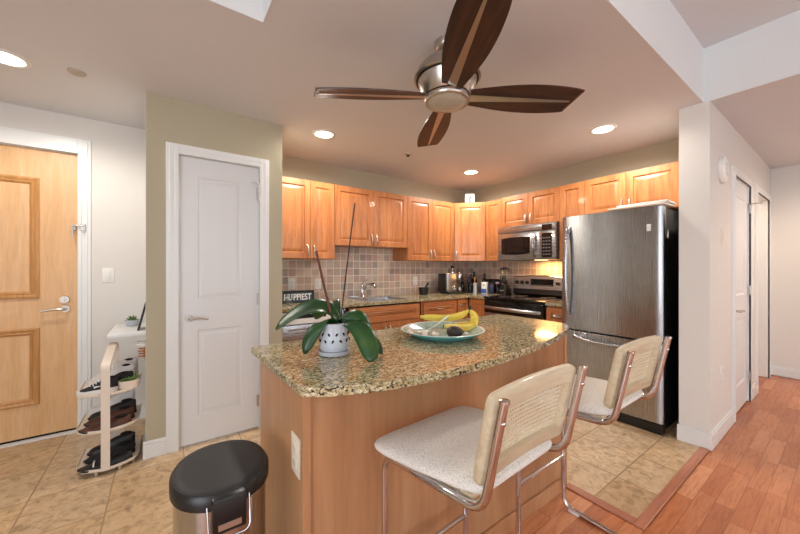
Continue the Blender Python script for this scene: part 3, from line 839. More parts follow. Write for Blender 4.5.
MB().rbox(FW - 0.0065, FW + 0.003, -0.62, -0.60, 1.49, 1.56, 0.003).build('side_hook', 'nickel', r, smooth=30)
r = thing('cutting_board', 'pale flat board lying on top of the refrigerator', 'board', (3.12, 1.02, 1.7375), 0)
MB().rbox(-0.11, 0.11, -0.19, 0.20, 0.0, 0.018, 0.006).build('lower_board', 'cream_metal', r, smooth=30)
MB().rbox(-0.10, 0.12, -0.20, 0.14, 0.0185, 0.034, 0.006).build('upper_board', 'white_plastic', r, smooth=30)

# ------------------------------------------------------------------ things on the sink counter
Z0 = 0.915
# letter sign
r = thing('letter_sign', 'small black-framed sign with white block letters leaning on counter', 'sign', (0.90, 3.225, Z0), 0)
fr = MB(); fr.box(0.0, 0.33, -0.012, 0.018, 0, 0.014); fr.box(0, 0.33, -0.012, 0.018, 0.108, 0.122); fr.box(0, 0.014, -0.012, 0.018, 0.014, 0.108); fr.box(0.316, 0.33, -0.012, 0.018, 0.014, 0.108)
fr.build('frame', 'black', r, bevel=0.001)
MB().box(0.014, 0.316, -0.004, 0.014, 0.014, 0.108).build('sign_board', 'sign_face', r)
cu = bpy.data.curves.new('letters', 'FONT'); cu.body = 'HUPPIEST'; cu.size = 0.088; cu.extrude = 0.002; cu.align_x = 'CENTER'; cu.offset = 0.0012
to = bpy.data.objects.new('letters_tmp', cu); COL.objects.link(to)
bpy.context.view_layer.update()
dg = bpy.context.evaluated_depsgraph_get(); me = bpy.data.meshes.new_from_object(to.evaluated_get(dg))
bpy.data.objects.remove(to)
xs_ = [v.co.x for v in me.vertices]; wx = max(xs_) - min(xs_)
me.transform(Matrix.Translation((0.165, -0.0065, 0.030)) @ Matrix.Rotation(PI / 2, 4, 'X') @ Matrix.Diagonal((0.27 / wx, 0.98, 1, 1)))
me.materials.clear(); me.materials.append(M['sign_letter'])
lo = bpy.data.objects.new('lettering', me); COL.objects.link(lo); lo.parent = r
# glass
r = thing('drinking_glass', 'clear glass tumbler standing before the letter sign', 'glass', (0.93, 3.05, Z0))
MB().lathe([(0.0005, 0.001), (0.028, 0.001), (0.034, 0.11), (0.032, 0.11), (0.026, 0.008), (0.0005, 0.008)], n=24, cap=False).build('tumbler', 'clear_glass', r, smooth=50)
# mortar + pestle
r = thing('mortar', 'black mortar bowl on the counter under the outlet', 'mortar', (2.70, 3.25, Z0))
MB().lathe([(0.045, 0), (0.055, 0.004), (0.062, 0.05), (0.066, 0.092), (0.060, 0.092), (0.054, 0.05), (0.03, 0.02), (0.0005, 0.018)], n=28, cap=False).build('bowl', 'black', r, smooth=50)
o = MB().tube([(2.69, 3.25, Z0 + 0.03), (2.73, 3.25, Z0 + 0.085), (2.78, 3.25, Z0 + 0.148)], [0.018, 0.012, 0.016], 12).build('pestle', 'black', smooth=60)
tag(o, 'black pestle leaning out of the mortar', 'pestle')
# espresso machine
r = thing('espresso_machine', 'tall bronze and black espresso machine left of the bottles', 'coffee machine', (3.13, 3.20, Z0), -0.25)
MB().rbox(-0.10, 0.16, -0.13, 0.12, 0, 0.03, 0.006).build('drip_base', 'black', r, smooth=30)
MB().rbox(-0.095, 0.065, -0.06, 0.12, 0.03, 0.275, 0.012, 3).build('body', 'nickel', r, smooth=40)
MB().rbox(-0.125, -0.095, -0.07, 0.12, 0.02, 0.265, 0.006).build('water_tank', 'black', r, smooth=40)
MB().lathe([(0.02, 0.275), (0.018, 0.33), (0.015, 0.335)], c=(0.03, 0.0, 0), n=16).build('top_pillar', 'chrome', r, smooth=50)
MB().sphere((0.03, 0, 0.352), 0.026).build('top_knob', 'black', r, smooth=80)
MB().lathe([(0.026, 0.19), (0.028, 0.20), (0.028, 0.265), (0.02, 0.285), (0.01, 0.29)], c=(0.10, -0.07, 0), n=18).build('group_head', 'chrome', r, smooth=50)
MB().tube([(0.10, -0.07, 0.205), (0.10, -0.16, 0.185)], [0.012, 0.014], 10).build('portafilter', 'black', r, smooth=50)
MB().tube(bez([(-0.01, -0.06, 0.14), (0.0, -0.10, 0.10), (0.01, -0.10, 0.05)], 8), 0.006, 8).build('steam_wand', 'chrome', r, smooth=50)
MB().lathe([(0.028, 0), (0.03, 0.002), (0.028, 0.004)], n=20).xf(Matrix.Translation((0.02, -0.062, 0.09)) @ Matrix.Rotation(PI / 2, 4, 'X')).build('dial', 'chrome', r, smooth=50)
MB().lathe([(0.03, 0.03), (0.034, 0.035), (0.026, 0.075), (0.028, 0.085), (0.025, 0.085), (0.022, 0.07), (0.028, 0.036), (0.0005, 0.034)], c=(0.105, -0.06, 0), n=20, cap=False).build('milk_jug', 'chrome', r, smooth=50)


def bottle(name, label, cat, x, y, prof, m, capm=None, capprof=None, group='bottles and jars in the counter corner', extra=None):
    r = thing(name, label, cat, (x, y, Z0), 0, group)
    MB().lathe(prof, n=20).build('body', m, r, smooth=50)
    if capm: MB().lathe(capprof, n=18).build('cap', capm, r, smooth=50)
    return r


bp = [(0.026, 0), (0.028, 0.004), (0.028, 0.13), (0.012, 0.165), (0.012, 0.19)]
bottle('bottle', 'dark bottle with burgundy cap right beside the espresso machine', 'bottle', 3.36, 3.20, bp, 'black_glass', 'burgundy', [(0.014, 0.19), (0.014, 0.215), (0.0005, 0.216)])
bottle('bottle', 'tall slim navy bottle beside the pale utensil jar', 'bottle', 3.40, 3.12, [(0.018, 0), (0.019, 0.004), (0.019, 0.17), (0.010, 0.19), (0.010, 0.205)], 'navy', 'black', [(0.012, 0.205), (0.012, 0.222), (0.0005, 0.223)])
r = bottle('utensil_jar', 'pale slim jar holding a wooden spoon', 'jar', 3.43, 3.035, [(0.026, 0), (0.028, 0.004), (0.026, 0.14), (0.023, 0.14), (0.022, 0.02), (0.0005, 0.02)], 'ceramic')
o = MB().tube([(3.43, 3.035, Z0 + 0.03), (3.435, 3.045, Z0 + 0.16), (3.44, 3.05, Z0 + 0.215)], [0.006, 0.006, 0.016], 10).build('wooden_spoon', 'amber', smooth=60)
tag(o, 'wooden spoon standing in the pale jar', 'spoon')
r = thing('carton', 'white and blue carton standing among the dark bottles', 'carton', (3.47, 2.90, Z0), -PI / 2 + 0.2)
MB().rbox(-0.037, 0.037, -0.03, 0.03, 0, 0.155, 0.003).build('box', 'white_plastic', r, smooth=30)
MB().box(-0.0372, 0.0372, -0.0305, -0.029, 0.005, 0.065).build('label_band', 'blue_paper', r)
MB().lathe([(0.008, 0), (0.008, 0.001), (0.0005, 0.0012)], n=12).xf(Matrix.Translation((0.005, -0.030, 0.115)) @ Matrix.Rotation(PI / 2, 4, 'X')).build('emblem', 'burgundy', r)
bottle('canister', 'dark blue canister right of the white and blue carton', 'canister', 3.50, 2.815, [(0.032, 0), (0.034, 0.004), (0.034, 0.125), (0.03, 0.13)], 'navy', 'black', [(0.032, 0.13), (0.032, 0.15), (0.0005, 0.152)])
bottle('bottle', 'black bottle with mauve cap left of the blender', 'bottle', 3.55, 2.755, [(0.026, 0), (0.028, 0.004), (0.028, 0.125), (0.02, 0.135)], 'black_glass', 'purple', [(0.028, 0.135), (0.027, 0.16), (0.0005, 0.162)])
# second row, taller and darker
bottle('bottle', 'tall black bottle at the back behind the utensil jar', 'bottle', 3.60, 3.20, [(0.036, 0), (0.038, 0.005), (0.038, 0.17), (0.014, 0.22), (0.014, 0.265)], 'black_glass', 'black', [(0.016, 0.265), (0.016, 0.29), (0.0005, 0.291)])
bottle('bottle', 'tall dark bottle with burgundy cap behind the carton', 'bottle', 3.65, 3.06, [(0.036, 0), (0.038, 0.005), (0.038, 0.16), (0.014, 0.20), (0.014, 0.235)], 'black_glass', 'burgundy', [(0.017, 0.235), (0.017, 0.262), (0.0005, 0.263)])
r = thing('toaster', 'black toaster at the back of the counter corner', 'toaster', (3.66, 2.93, Z0), -PI / 2)
MB().rbox(-0.09, 0.09, -0.07, 0.07, 0.008, 0.19, 0.02, 3).build('shell', 'black', r, smooth=40)
MB().box(-0.07, 0.07, -0.03, -0.012, 0.185, 0.1915).build('slot', 'painted_shade', r)  # dark bars painted for the shade down in the toaster slots
MB().box(-0.07, 0.07, 0.012, 0.03, 0.185, 0.1915).build('slot', 'painted_shade', r)
MB().rbox(-0.02, 0.02, -0.085, -0.068, 0.12, 0.135, 0.003).build('lever', 'chrome', r, smooth=40)
bottle('bottle', 'squat black jar with dark lid in front of the toaster', 'jar', 3.52, 2.965, [(0.03, 0), (0.032, 0.004), (0.032, 0.10), (0.026, 0.11)], 'black_glass', 'black', [(0.03, 0.11), (0.03, 0.13), (0.0005, 0.131)])
bottle('bottle', 'thin black oil bottle beside the espresso machine steam side', 'bottle', 3.365, 3.065, [(0.022, 0), (0.023, 0.004), (0.023, 0.12), (0.009, 0.15), (0.009, 0.18)], 'black_glass', 'burgundy', [(0.011, 0.18), (0.011, 0.20), (0.0005, 0.201)])
bottle('bottle', 'black bottle standing behind the slim navy bottle', 'bottle', 3.52, 3.19, [(0.03, 0), (0.032, 0.004), (0.032, 0.15), (0.012, 0.19), (0.012, 0.225)], 'black_glass', 'black', [(0.014, 0.225), (0.014, 0.25), (0.0005, 0.251)])
r = thing('knife_block', 'dark knife block with black handles at the back between the toaster and blender', 'knife block', (3.68, 2.775, Z0), -PI / 2)
mb = MB(); mb.loft([[(x, -0.06, 0.0), (x, 0.05, 0.0), (x, 0.05, 0.19), (x, -0.02, 0.15)] for x in (-0.05, 0.05)]); mb.build('block', 'stem_dark', r, bevel=0.003)
for k in range(4):
    MB().rbox(-0.040 + k * 0.024, -0.028 + k * 0.024, 0.0, 0.02, 0.165 + 0.004 * k, 0.235 + 0.006 * k, 0.003).build('knife_handle', 'black', r, smooth=40)
# blender
r = thing('blender', 'blender with glass jug and black lid left of the stove', 'blender', (3.58, 2.668, Z0), -PI / 2)
MB().loft([rr(0.060, 0.068, 0.0, 0.02), rr(0.060, 0.068, 0.02, 0.02), rr(0.045, 0.05, 0.13, 0.02)]).build('motor_base', 'black', r, smooth=40)
mb = MB(); mb.rbox(-0.035, 0.035, -0.066, -0.052, 0.02, 0.06, 0.003); mb.xf(Matrix.Translation((0, 0.002, 0))); mb.build('control_plate', 'steel', r, smooth=30)
MB().lathe([(0.036, 0.131), (0.040, 0.15), (0.058, 0.32), (0.055, 0.32), (0.037, 0.152), (0.0005, 0.14)], n=24, cap=False).build('jug', 'clear_glass', r, smooth=50)
MB().lathe([(0.060, 0.32), (0.060, 0.34), (0.03, 0.342), (0.028, 0.355), (0.0005, 0.356)], n=24).build('lid', 'black', r, smooth=40)
MB().tube(bez([(0.05, 0, 0.30), (0.10, 0, 0.30), (0.095, 0, 0.20), (0.044, 0, 0.18)], 10), 0.008, 8).build('jug_handle', 'clear_glass', r, smooth=50)
# framed photo on top of the corner cabinet
r = thing('picture_frame', 'small white framed print standing atop the corner wall cabinet', 'picture frame', (3.42, 3.12, 2.126), -0.75)
MB().rbox(-0.065, 0.065, -0.008, 0.008, 0.0, 0.155, 0.003).build('frame', 'white_plastic', r, smooth=30)
MB().box(-0.05, 0.05, -0.0095, -0.007, 0.015, 0.14).build('print', 'photo', r)
mb = MB(); mb.loft([[(-0.030, -0.0105, 0.018), (0.022, -0.0105, 0.018), (0.022, -0.0090, 0.018), (-0.030, -0.0090, 0.018)], [(-0.008, -0.0105, 0.04), (0.012, -0.0105, 0.04), (0.012, -0.009, 0.04), (-0.008, -0.009, 0.04)], [(-0.012, -0.0105, 0.09), (0.010, -0.0105, 0.085), (0.010, -0.009, 0.085), (-0.012, -0.009, 0.09)], [(0.0, -0.0105, 0.118), (0.024, -0.0105, 0.112), (0.024, -0.009, 0.112), (0.0, -0.009, 0.118)]])
mb.build('silhouette', 'black', r)

# ------------------------------------------------------------------ island
r = thing('kitchen_island', 'maple kitchen island base with flat panelled seating side', 'island', (0.345, 0.985, 0))
IL, ID = 1.535, 0.565
MB().box(0.0, IL, 0.0, ID, 0.0, 0.8845).build('body', 'island_wood', r)
MB().box(-0.006, 0.020, -0.008, 0.004, 0.0, 0.884).build('corner_post', 'island_wood', r, bevel=0.002)
MB().box(IL - 0.02, IL + 0.006, -0.008, 0.004, 0.0, 0.884).build('corner_post', 'island_wood', r, bevel=0.002)
MB().box(0.020, IL - 0.02, -0.014, 0.0, 0.0, 0.075).build('base_moulding', 'island_wood', r, bevel=0.004)
MB().box(-0.0095, 0.0, 0.0, ID, 0.0, 0.8).build('end_panel', 'island_wood', r) if False else None
fp = [(0.325, 0.957), (0.36, 0.930), (0.42, 0.898), (0.54, 0.856), (0.68, 0.832), (0.86, 0.819), (1.07, 0.821), (1.32, 0.846), (1.55, 0.884), (1.77, 0.938), (1.93, 0.992), (2.01, 1.035), (2.05, 1.085), (2.06, 1.14)]


def catmull(P, n=6):
    out = []
    for i in range(len(P) - 1):
        p0 = P[max(i - 1, 0)]; p1 = P[i]; p2 = P[i + 1]; p3 = P[min(i + 2, len(P) - 1)]
        for k in range(n):
            u = k / n
            out.append(tuple(0.5 * ((2 * p1[j]) + (-p0[j] + p2[j]) * u + (2 * p0[j] - 5 * p1[j] + 4 * p2[j] - p3[j]) * u * u + (-p0[j] + 3 * p1[j] - 3 * p2[j] + p3[j]) * u ** 3) for j in (0, 1)))
    out.append(P[-1]); return out


poly = catmull(fp) + [(2.06, 1.52), (2.045, 1.56), (2.0, 1.578), (0.312, 1.578)]
mb = MB(); mb.prism(poly, 0.885, 0.915)
o = mb.build('countertop', 'granite', bevel=0.004); tag(o, 'curved speckled granite countertop on the island', 'countertop')

# ------------------------------------------------------------------ orchid
r = thing('potted_orchid', 'orchid with broad green leaves in pierced white ceramic pot', 'potted plant', (0.562, 1.245, 0.915))
MB().lathe([(0.045, 0.0), (0.062, 0.004), (0.066, 0.020), (0.062, 0.020), (0.052, 0.010), (0.0005, 0.010)], n=36, cap=False).build('saucer', 'ceramic', r, smooth=50)
MB().lathe([(0.0005, 0.0105), (0.046, 0.011), (0.056, 0.022), (0.060, 0.045), (0.058, 0.080), (0.053, 0.118), (0.055, 0.128), (0.050, 0.130), (0.047, 0.118), (0.0005, 0.112)], n=40, cap=False).build('pot', 'ceramic', r, smooth=50)
for j, (zz, of) in enumerate(((0.062, 0), (0.088, 0.5))):
    for k in range(12):
        a = (k + of) * 2 * PI / 12; rad = 0.0595 if j == 0 else 0.0572
        q = MB().sphere((0, 0, 0), 0.0075, 0.5, 0.55, 1.0, 10)
        q.xf(Matrix.Translation((rad * math.cos(a), rad * math.sin(a), zz)) @ Matrix.Rotation(a, 4, 'Z') @ Matrix.Rotation(0.6 if (k % 2) else -0.6, 4, 'X'))
        q.build('hole_shade', 'painted_shade', r, smooth=80)  # dark bead set into the pot wall as the shade of a piercing
MB().lathe([(0.047, 0.112), (0.035, 0.122), (0.0005, 0.126)], n=24, cap=False).build('potting_bark', 'bark', r, smooth=80)
base_l = Vector((0.562, 1.245, 0.915))


def leaf(parent, pts, width, fold=0.25, side=None, m='leaf', name='leaf', off=base_l, n=16, tw=0.0, thick=0.0022):
    P = bez([Vector(p) - off for p in pts], n); rings = []
    for i, p_ in enumerate(P):
        u = i / n
        T = (P[min(i + 1, n)] - P[max(i - 1, 0)]).normalized()
        sd = T.cross(Vector((0, 0, 1)))
        sd = sd.normalized() if sd.length > 1e-3 else Vector((1, 0, 0))
        if side is not None:
            s2 = Vector(side); s2 = (s2 - T * s2.dot(T)).normalized(); sd = s2
        sd = (Matrix.Rotation(tw * u, 3, T) @ sd)
        N = sd.cross(T).normalized()
        if N.z < 0 and side is None: N = -N
        w_ = width * (0.30 + 0.70 * math.sin(PI * min(1, (u * 0.62 + 0.0) / 0.62) ** 0.9 * 0.62 + 0.0)) if u < 0.7 else None
        w_ = width * (0.32 + 0.68 * math.sin(min(u / 0.62, 1) * PI / 2)) * (1 if u < 0.62 else math.sqrt(max(0.0, 1 - ((u - 0.62) / 0.385) ** 2.4)))
        row = []
        for k in range(-3, 4):
            s_ = k / 3
            row.append(p_ + sd * (s_ * w_ * 0.5) + N * (abs(s_) ** 1.4 * fold * w_ * 0.5))
        rings.append([tuple(q) for q in row])
    mb = MB(); mb.loft(rings, cap=False, closed=False)
    o = mb.build(name, m, parent, smooth=180)
    sm = o.modifiers.new('thick', 'SOLIDIFY'); sm.thickness = thick
    return o


camx = (0.813, -0.5823, 0.0)
leaf(r, [(0.585, 1.250, 1.045), (0.545, 1.300, 1.150), (0.465, 1.385, 1.090), (0.378, 1.423, 1.008)], 0.100, 0.22, side=(0.40, 0.56, 0.45))
leaf(r, [(0.570, 1.245, 1.040), (0.520, 1.232, 1.090), (0.455, 1.226, 1.045), (0.430, 1.222, 0.940)], 0.058, 0.3, side=(0.75, -0.45, 0.35))
leaf(r, [(0.585, 1.270, 1.045), (0.600, 1.330, 1.165), (0.600, 1.440, 1.120), (0.590, 1.520, 1.020)], 0.085, 0.25, side=(0.813, -0.58, 0.1))
leaf(r, [(0.575, 1.250, 1.045), (0.606, 1.200, 1.130), (0.638, 1.140, 1.060), (0.640, 1.110, 0.990)], 0.070, 0.45, side=(0.70, -0.20, 0.55))
leaf(r, [(0.582, 1.220, 1.040), (0.600, 1.140, 1.085), (0.640, 1.075, 1.000), (0.612, 1.040, 0.922)], 0.080, 0.3, side=(0.78, -0.20, 0.50))
leaf(r, [(0.590, 1.245, 1.040), (0.650, 1.200, 1.060), (0.690, 1.150, 0.985), (0.703, 1.105, 0.922)], 0.040, 0.3, side=(0.6, -0.3, 0.6))
MB().tube([tuple(Vector(p) - base_l) for p in bez([(0.570, 1.262, 1.03), (0.550, 1.294, 1.132), (0.535, 1.300, 1.22), (0.509, 1.308, 1.336)], 10)], [0.0055] * 9 + [0.005, 0.0055], 8).build('flower_spike', 'stem_brown', r, smooth=60)
MB().tube([tuple(Vector(p) - base_l) for p in bez([(0.592, 1.254, 1.03), (0.604, 1.252, 1.132), (0.629, 1.236, 1.39), (0.645, 1.223, 1.537)], 10)], [0.003] * 11, 8).build('support_stake', 'stem_dark', r, smooth=60)
mb = MB(); mb.tube([(0, 0, 0), (0, 0, 0.02)], 0.001, 6)
mb.b.free()

# ------------------------------------------------------------------ plate with fruit
PX, PYY = 1.165, 1.25
r = thing('serving_plate', 'large turquoise plate with pale rim on the island', 'plate', (PX, PYY, 0.915))
MB().lathe([(0.0005, 0.0005), (0.148, 0.0005), (0.155, 0.005), (0.180, 0.018), (0.212, 0.034), (0.2145, 0.038)], n=64, cap=False).build('underside', 'turquoise', r, smooth=50)
MB().lathe([(0.2145, 0.038), (0.210, 0.0395), (0.203, 0.037)], n=64, cap=False).build('rim', 'plate_rim', r, smooth=50)
MB().lathe([(0.203, 0.037), (0.172, 0.025), (0.145, 0.012), (0.130, 0.009), (0.0005, 0.008)], n=64, cap=False).build('well', 'plate_inner', r, smooth=50)
ZP = 0.9235


bunch = thing('banana_bunch', 'bunch of yellow bananas lying at the back right of the turquoise plate', 'bananas', (1.30, 1.30, ZP + 0.006))
BO = Vector((1.30, 1.30, ZP + 0.006))


def banana(P, rad):
    Q = [q - BO for q in bez(P, 18)]; rr_ = []
    for i in range(19):
        u = i / 18
        if u < 0.26: k = 0.34 + 0.66 * math.sin(u / 0.26 * PI / 2)
        elif u < 0.80: k = 1.0
        else: k = 1 - 0.72 * ((u - 0.80) / 0.20) ** 1.8
        rr_.append(rad * k)
    o = MB().tube([tuple(q) for q in Q], rr_, 6).build('banana', 'banana', bunch, smooth=42)
    e = (Q[-1] - Q[-2]).normalized()
    MB().tube([tuple(Q[-1] - e * 0.001), tuple(Q[-1] + e * 0.005)], [rad * 0.28, rad * 0.18], 6).build('blossom_end', 'banana_tip', o, smooth=50)


banana([(1.378, 1.262, 1.030), (1.352, 1.330, 0.965), (1.280, 1.390, 0.978), (1.175, 1.445, 0.988)], 0.0215)
banana([(1.380, 1.256, 1.030), (1.402, 1.190, 0.925), (1.290, 1.205, 0.932), (1.195, 1.270, 0.960)], 0.0215)
banana([(1.386, 1.262, 1.030), (1.436, 1.240, 0.980), (1.400, 1.225, 0.930), (1.320, 1.320, 0.950)], 0.0205)
MB().tube([tuple(Vector(q) - BO) for q in ((1.380, 1.260, 1.022), (1.381, 1.258, 1.040), (1.376, 1.252, 1.058))], [0.009, 0.009, 0.007], 8).build('stalk', 'banana_tip', bunch, smooth=50)
r = thing('avocado', 'single dark avocado at the front of the turquoise plate', 'avocado', (1.155, 1.150, ZP + 0.0285), -0.6)
mb = MB(); rings = []
for i in range(1, 16):
    a = PI * i / 16; x = -0.041 * math.cos(a); q = 0.029 * math.sin(a) * (1 - 0.14 * math.cos(a + PI))
    rings.append([(x, q * math.cos(2 * PI * k / 18), q * math.sin(2 * PI * k / 18)) for k in range(18)])
mb.loft(rings); mb.build('skin', 'avocado', r, smooth=80)
MB().tube([(0.039, 0, 0), (0.044, 0, 0)], [0.005, 0.004], 8).build('stem_nub', 'banana_tip', r, smooth=60)
# spoon/knife
r = thing('spoon', 'pale spoon resting on the plate, its handle over the banana', 'spoon', (1.115, 1.335, ZP + 0.012), 0)
mb = MB(); mb.tube(bez([(0.0, -0.02, 0.002), (0.06, -0.015, 0.020), (0.10, -0.01, 0.03), (0.175, 0.0, 0.062)], 12), [0.004] * 4 + [0.005] * 4 + [0.007, 0.008, 0.009, 0.009, 0.006], 10, sq=0.5); mb.build('spoon_handle', 'plate_rim', r, smooth=60)
MB().sphere((-0.025, -0.02, 0.0), 0.03, 1.2, 0.75, 0.22, 16).build('spoon_bowl', 'plate_rim', r, smooth=80)
# small shells / cloves
shell_spots = [(1.000, 1.300, 0.7), (1.035, 1.235, 0.2), (1.065, 1.275, 1.4), (1.085, 1.215, 2.2), (1.020, 1.345, 0.4), (1.105, 1.245, 1.0), (1.205, 1.135, 1.9)]
shell_names = ['pale garlic clove nearest the left rim of the plate', 'pale garlic clove at the front left of the plate', 'pale garlic clove beside the spoon bowl', 'pale garlic clove just left of the avocado', 'pale garlic clove furthest back on the left of the plate', 'pale garlic clove behind the avocado, towards the spoon', 'pale garlic clove right of the avocado']
for (x, y, a), lb in zip(shell_spots, shell_names):
    r = thing('garlic_clove', lb, 'garlic', (x, y, 0.938 if (x - PX) ** 2 + (y - PYY) ** 2 > 0.0144 else 0.9345), a, 'garlic cloves on the plate')
    mb = MB(); rings = []
    for i in range(1, 8):
        q = PI * i / 8; x_ = -0.019 * math.cos(q); rad = 0.0115 * math.sin(q) * (1 + 0.3 * math.cos(q))
        rings.append([(x_, rad * math.cos(2 * PI * k / 10), rad * 0.9 * math.sin(2 * PI * k / 10) + 0.004 * (x_ / 0.019) ** 2) for k in range(10)])
    mb.loft(rings); mb.build('clove', 'cream_metal', r, smooth=60)
    MB().tube([(0.016, 0, 0.003), (0.024, 0, 0.007)], [0.003, 0.001], 6).build('papery_tip', 'amber', r, smooth=60)

# ------------------------------------------------------------------ stools
def make_stool(label):
    """origin on floor at the centre; faces +y (the island)"""
    r = thing('counter_stool', label, 'stool', (0, 0, 0), 0, 'cane-back counter stools at the island')
    w = 0.200; zb_ = 0.696; zf_ = 0.660; yb = -0.228; yf = 0.216; tr = 0.0115; yk = -0.172
    # cantilever frame: back upright > seat rail > front leg > floor runner, both sides, joined at the back on the floor
    def side(s_):
        return arc_path([(s_ * w, yb, 0.972), (s_ * w, yk, zb_), (s_ * w, yf, zf_), (s_ * w, yf, tr + 0.001), (s_ * w, yb + 0.04, tr + 0.001), (0.0, yb + 0.04, tr + 0.001)], 0.055, 7)
    for s_ in (-1, 1):
        MB().tube([tuple(q) for q in side(s_)], tr, 12).build('side_frame', 'chrome', r, smooth=60)
        MB().lathe([(tr + 0.001, -0.002), (tr + 0.001, 0.004), (0.0005, 0.006)], n=14).xf(Matrix.Translation((s_ * w, yb - 0.0005, 0.972))).build('end_cap', 'chrome', r, smooth=60)
        MB().rbox(s_ * w - 0.014, s_ * w + 0.014, yf - 0.085, yf - 0.030, 0.0, 0.010, 0.003).build('glide', 'white_plastic', r, smooth=40)
    MB().tube([(-w, yf, 0.275), (w, yf, 0.275)], 0.0095, 12).build('footrest', 'chrome', r, smooth=60)
    MB().tube([(-w, yb + 0.14, 0.692), (w, yb + 0.14, 0.692)], 0.009, 10).build('seat_crossbar', 'chrome', r, smooth=60)
    # seat cushion
    mb = MB(); rings = []; N = 64
    def sup(a, b, z, e=3.4, cy=0.0):
        out = []
        for k in range(N):
            th = 2 * PI * k / N; c_, s2 = math.cos(th), math.sin(th)
            out.append((a * abs(c_) ** (2 / e) * (1 if c_ >= 0 else -1), cy + b * abs(s2) ** (2 / e) * (1 if s2 >= 0 else -1), z))
        return out
    hw, hd = 0.236, 0.212
    for ins, z in ((0.05, 0.0), (0.014, 0.003), (0.002, 0.010), (0.0, 0.018), (0.004, 0.026), (0.018, 0.034), (0.05, 0.042), (0.10, 0.049), (0.16, 0.053), (0.21, 0.054)):
        rings.append(sup(hw - ins, hd - ins, z, 9.0 if ins < 0.02 else (5 if ins < 0.08 else 3)))
    rings = [[(x * (1.0 - 0.17 * max(0.0, min(1.0, (hd * 0.35 - y) / (hd * 1.2)))), y, z) for x, y, z in rg] for rg in rings]
    mb.loft(rings)
    tilt = Matrix.Translation((0, 0.052, 0.688)) @ Matrix.Rotation(math.atan2(zf_ - zb_, yf - yk), 4, 'X')
    mb.xf(tilt); mb.build('seat_cushion', 'boucle', r, smooth=70)
    mb = MB(); mb.rbox(-w + 0.013, w - 0.013, -0.18, 0.16, -0.012, 0.002, 0.004); mb.xf(tilt); mb.build('seat_board', 'stool_wood', r, smooth=40)
    # backrest: leaning wooden frame with cane
    lean = math.atan2(0.040, 0.20)
    bw, bh = 0.206, 0.116
    MX = Matrix.Translation((0, yb + 0.053, 0.862)) @ Matrix.Rotation(lean, 4, 'X')
    def curve_y(x): return 0.012 * (1 - (x / bw) ** 2) - 0.028
    def rring(hx, hz, rad, y_off, nseg=14):
        out = []
        cor = [(hx - rad, hz - rad, 0), (-hx + rad, hz - rad, PI / 2), (-hx + rad, -hz + rad, PI), (hx - rad, -hz + rad, 1.5 * PI)]
        for ci, (cx, cz, a0) in enumerate(cor):
            for q in range(6):
                a = a0 + q * PI / 10; out.append((cx + rad * math.cos(a), cz + rad * math.sin(a)))
            nx_, nz_, na = cor[(ci + 1) % 4]
            ex, ez = nx_ + rad * math.cos(na), nz_ + rad * math.sin(na); sx0, sz0 = out[-1]
            for q in range(1, nseg): out.append((sx0 + (ex - sx0) * q / nseg, sz0 + (ez - sz0) * q / nseg))
        return [(x, curve_y(x) + 0.028 + y_off, z) for x, z in out]
    mb = MB(); h = 0.0165
    L = [rring(bw - 0.010, bh - 0.010, 0.016, -h), rring(bw - 0.003, bh - 0.003, 0.020, -h + 0.004), rring(bw, bh, 0.022, -h + 0.010), rring(bw, bh, 0.022, h - 0.010), rring(bw - 0.003, bh - 0.003, 0.020, h - 0.004), rring(bw - 0.010, bh - 0.010, 0.016, h),
         rring(bw - 0.038, bh - 0.044, 0.005, h), rring(bw - 0.038, bh - 0.044, 0.005, -h)]
    L.append(L[0]); mb.loft(L, cap=False); bmesh.ops.remove_doubles(mb.b, verts=mb.b.verts, dist=1e-5)
    mb.xf(MX); mb.build('backrest_frame', 'stool_wood', r, smooth=40)
    # cane sheet with holes
    mb = MB(); pitch = 0.0132
    nx = int((2 * bw - 0.070) / pitch); nz = int((2 * bh - 0.094) / pitch) + 1
    x0 = -nx * pitch / 2; z0 = -nz * pitch / 2
    VM = {}
    def vv_(x, z):
        key = (round(x, 5), round(z, 5))
        if key not in VM: VM[key] = mb.b.verts.new((x, curve_y(x) + 0.028, z))
        return VM[key]
    a_ = pitch * 0.33; c0 = pitch * 0.15
    for i in range(nx):
        for j in range(nz):
            cx = x0 + (i + 0.5) * pitch; cz = z0 + (j + 0.5) * pitch; h = pitch / 2
            inn = [(a_, c0), (c0, a_), (-c0, a_), (-a_, c0), (-a_, -c0), (-c0, -a_), (c0, -a_), (a_, -c0)]
            outr = [(h, c0), (c0, h), (-c0, h), (-h, c0), (-h, -c0), (-c0, -h), (c0, -h), (h, -c0)]
            for k in range(8):
                k2 = (k + 1) % 8
                I0 = vv_(cx + inn[k][0], cz + inn[k][1]); I1 = vv_(cx + inn[k2][0], cz + inn[k2][1])
                O0 = vv_(cx + outr[k][0], cz + outr[k][1]); O1 = vv_(cx + outr[k2][0], cz + outr[k2][1])
                try:
                    if k % 2 == 0:
                        sx_, sz_ = (1 if outr[k][0] + outr[k2][0] > 0 else -1), (1 if outr[k][1] + outr[k2][1] > 0 else -1)
                        mb.b.faces.new((I0, O0, vv_(cx + sx_ * h, cz + sz_ * h), O1, I1))
                    else: mb.b.faces.new((I0, O0, O1, I1))
                except ValueError: pass
    mb.xf(MX); o = mb.build('cane_panel', 'cane', r); sm = o.modifiers.new('thick', 'SOLIDIFY'); sm.thickness = 0.0022; sm.offset = 0
    for s_ in (-1, 1):
        for z in (0.055, -0.055):
            q = MB().sphere((0, 0, 0), 0.0085, 1, 0.8, 1, 10); q.xf(Matrix.Translation((s_ * w, yb + 0.0105 - (0.068 if z > 0 else -0.068) * 0.2 + 0.006, 0.868 + z))); q.build('screw_cap', 'chrome', r, smooth=80)
    return r


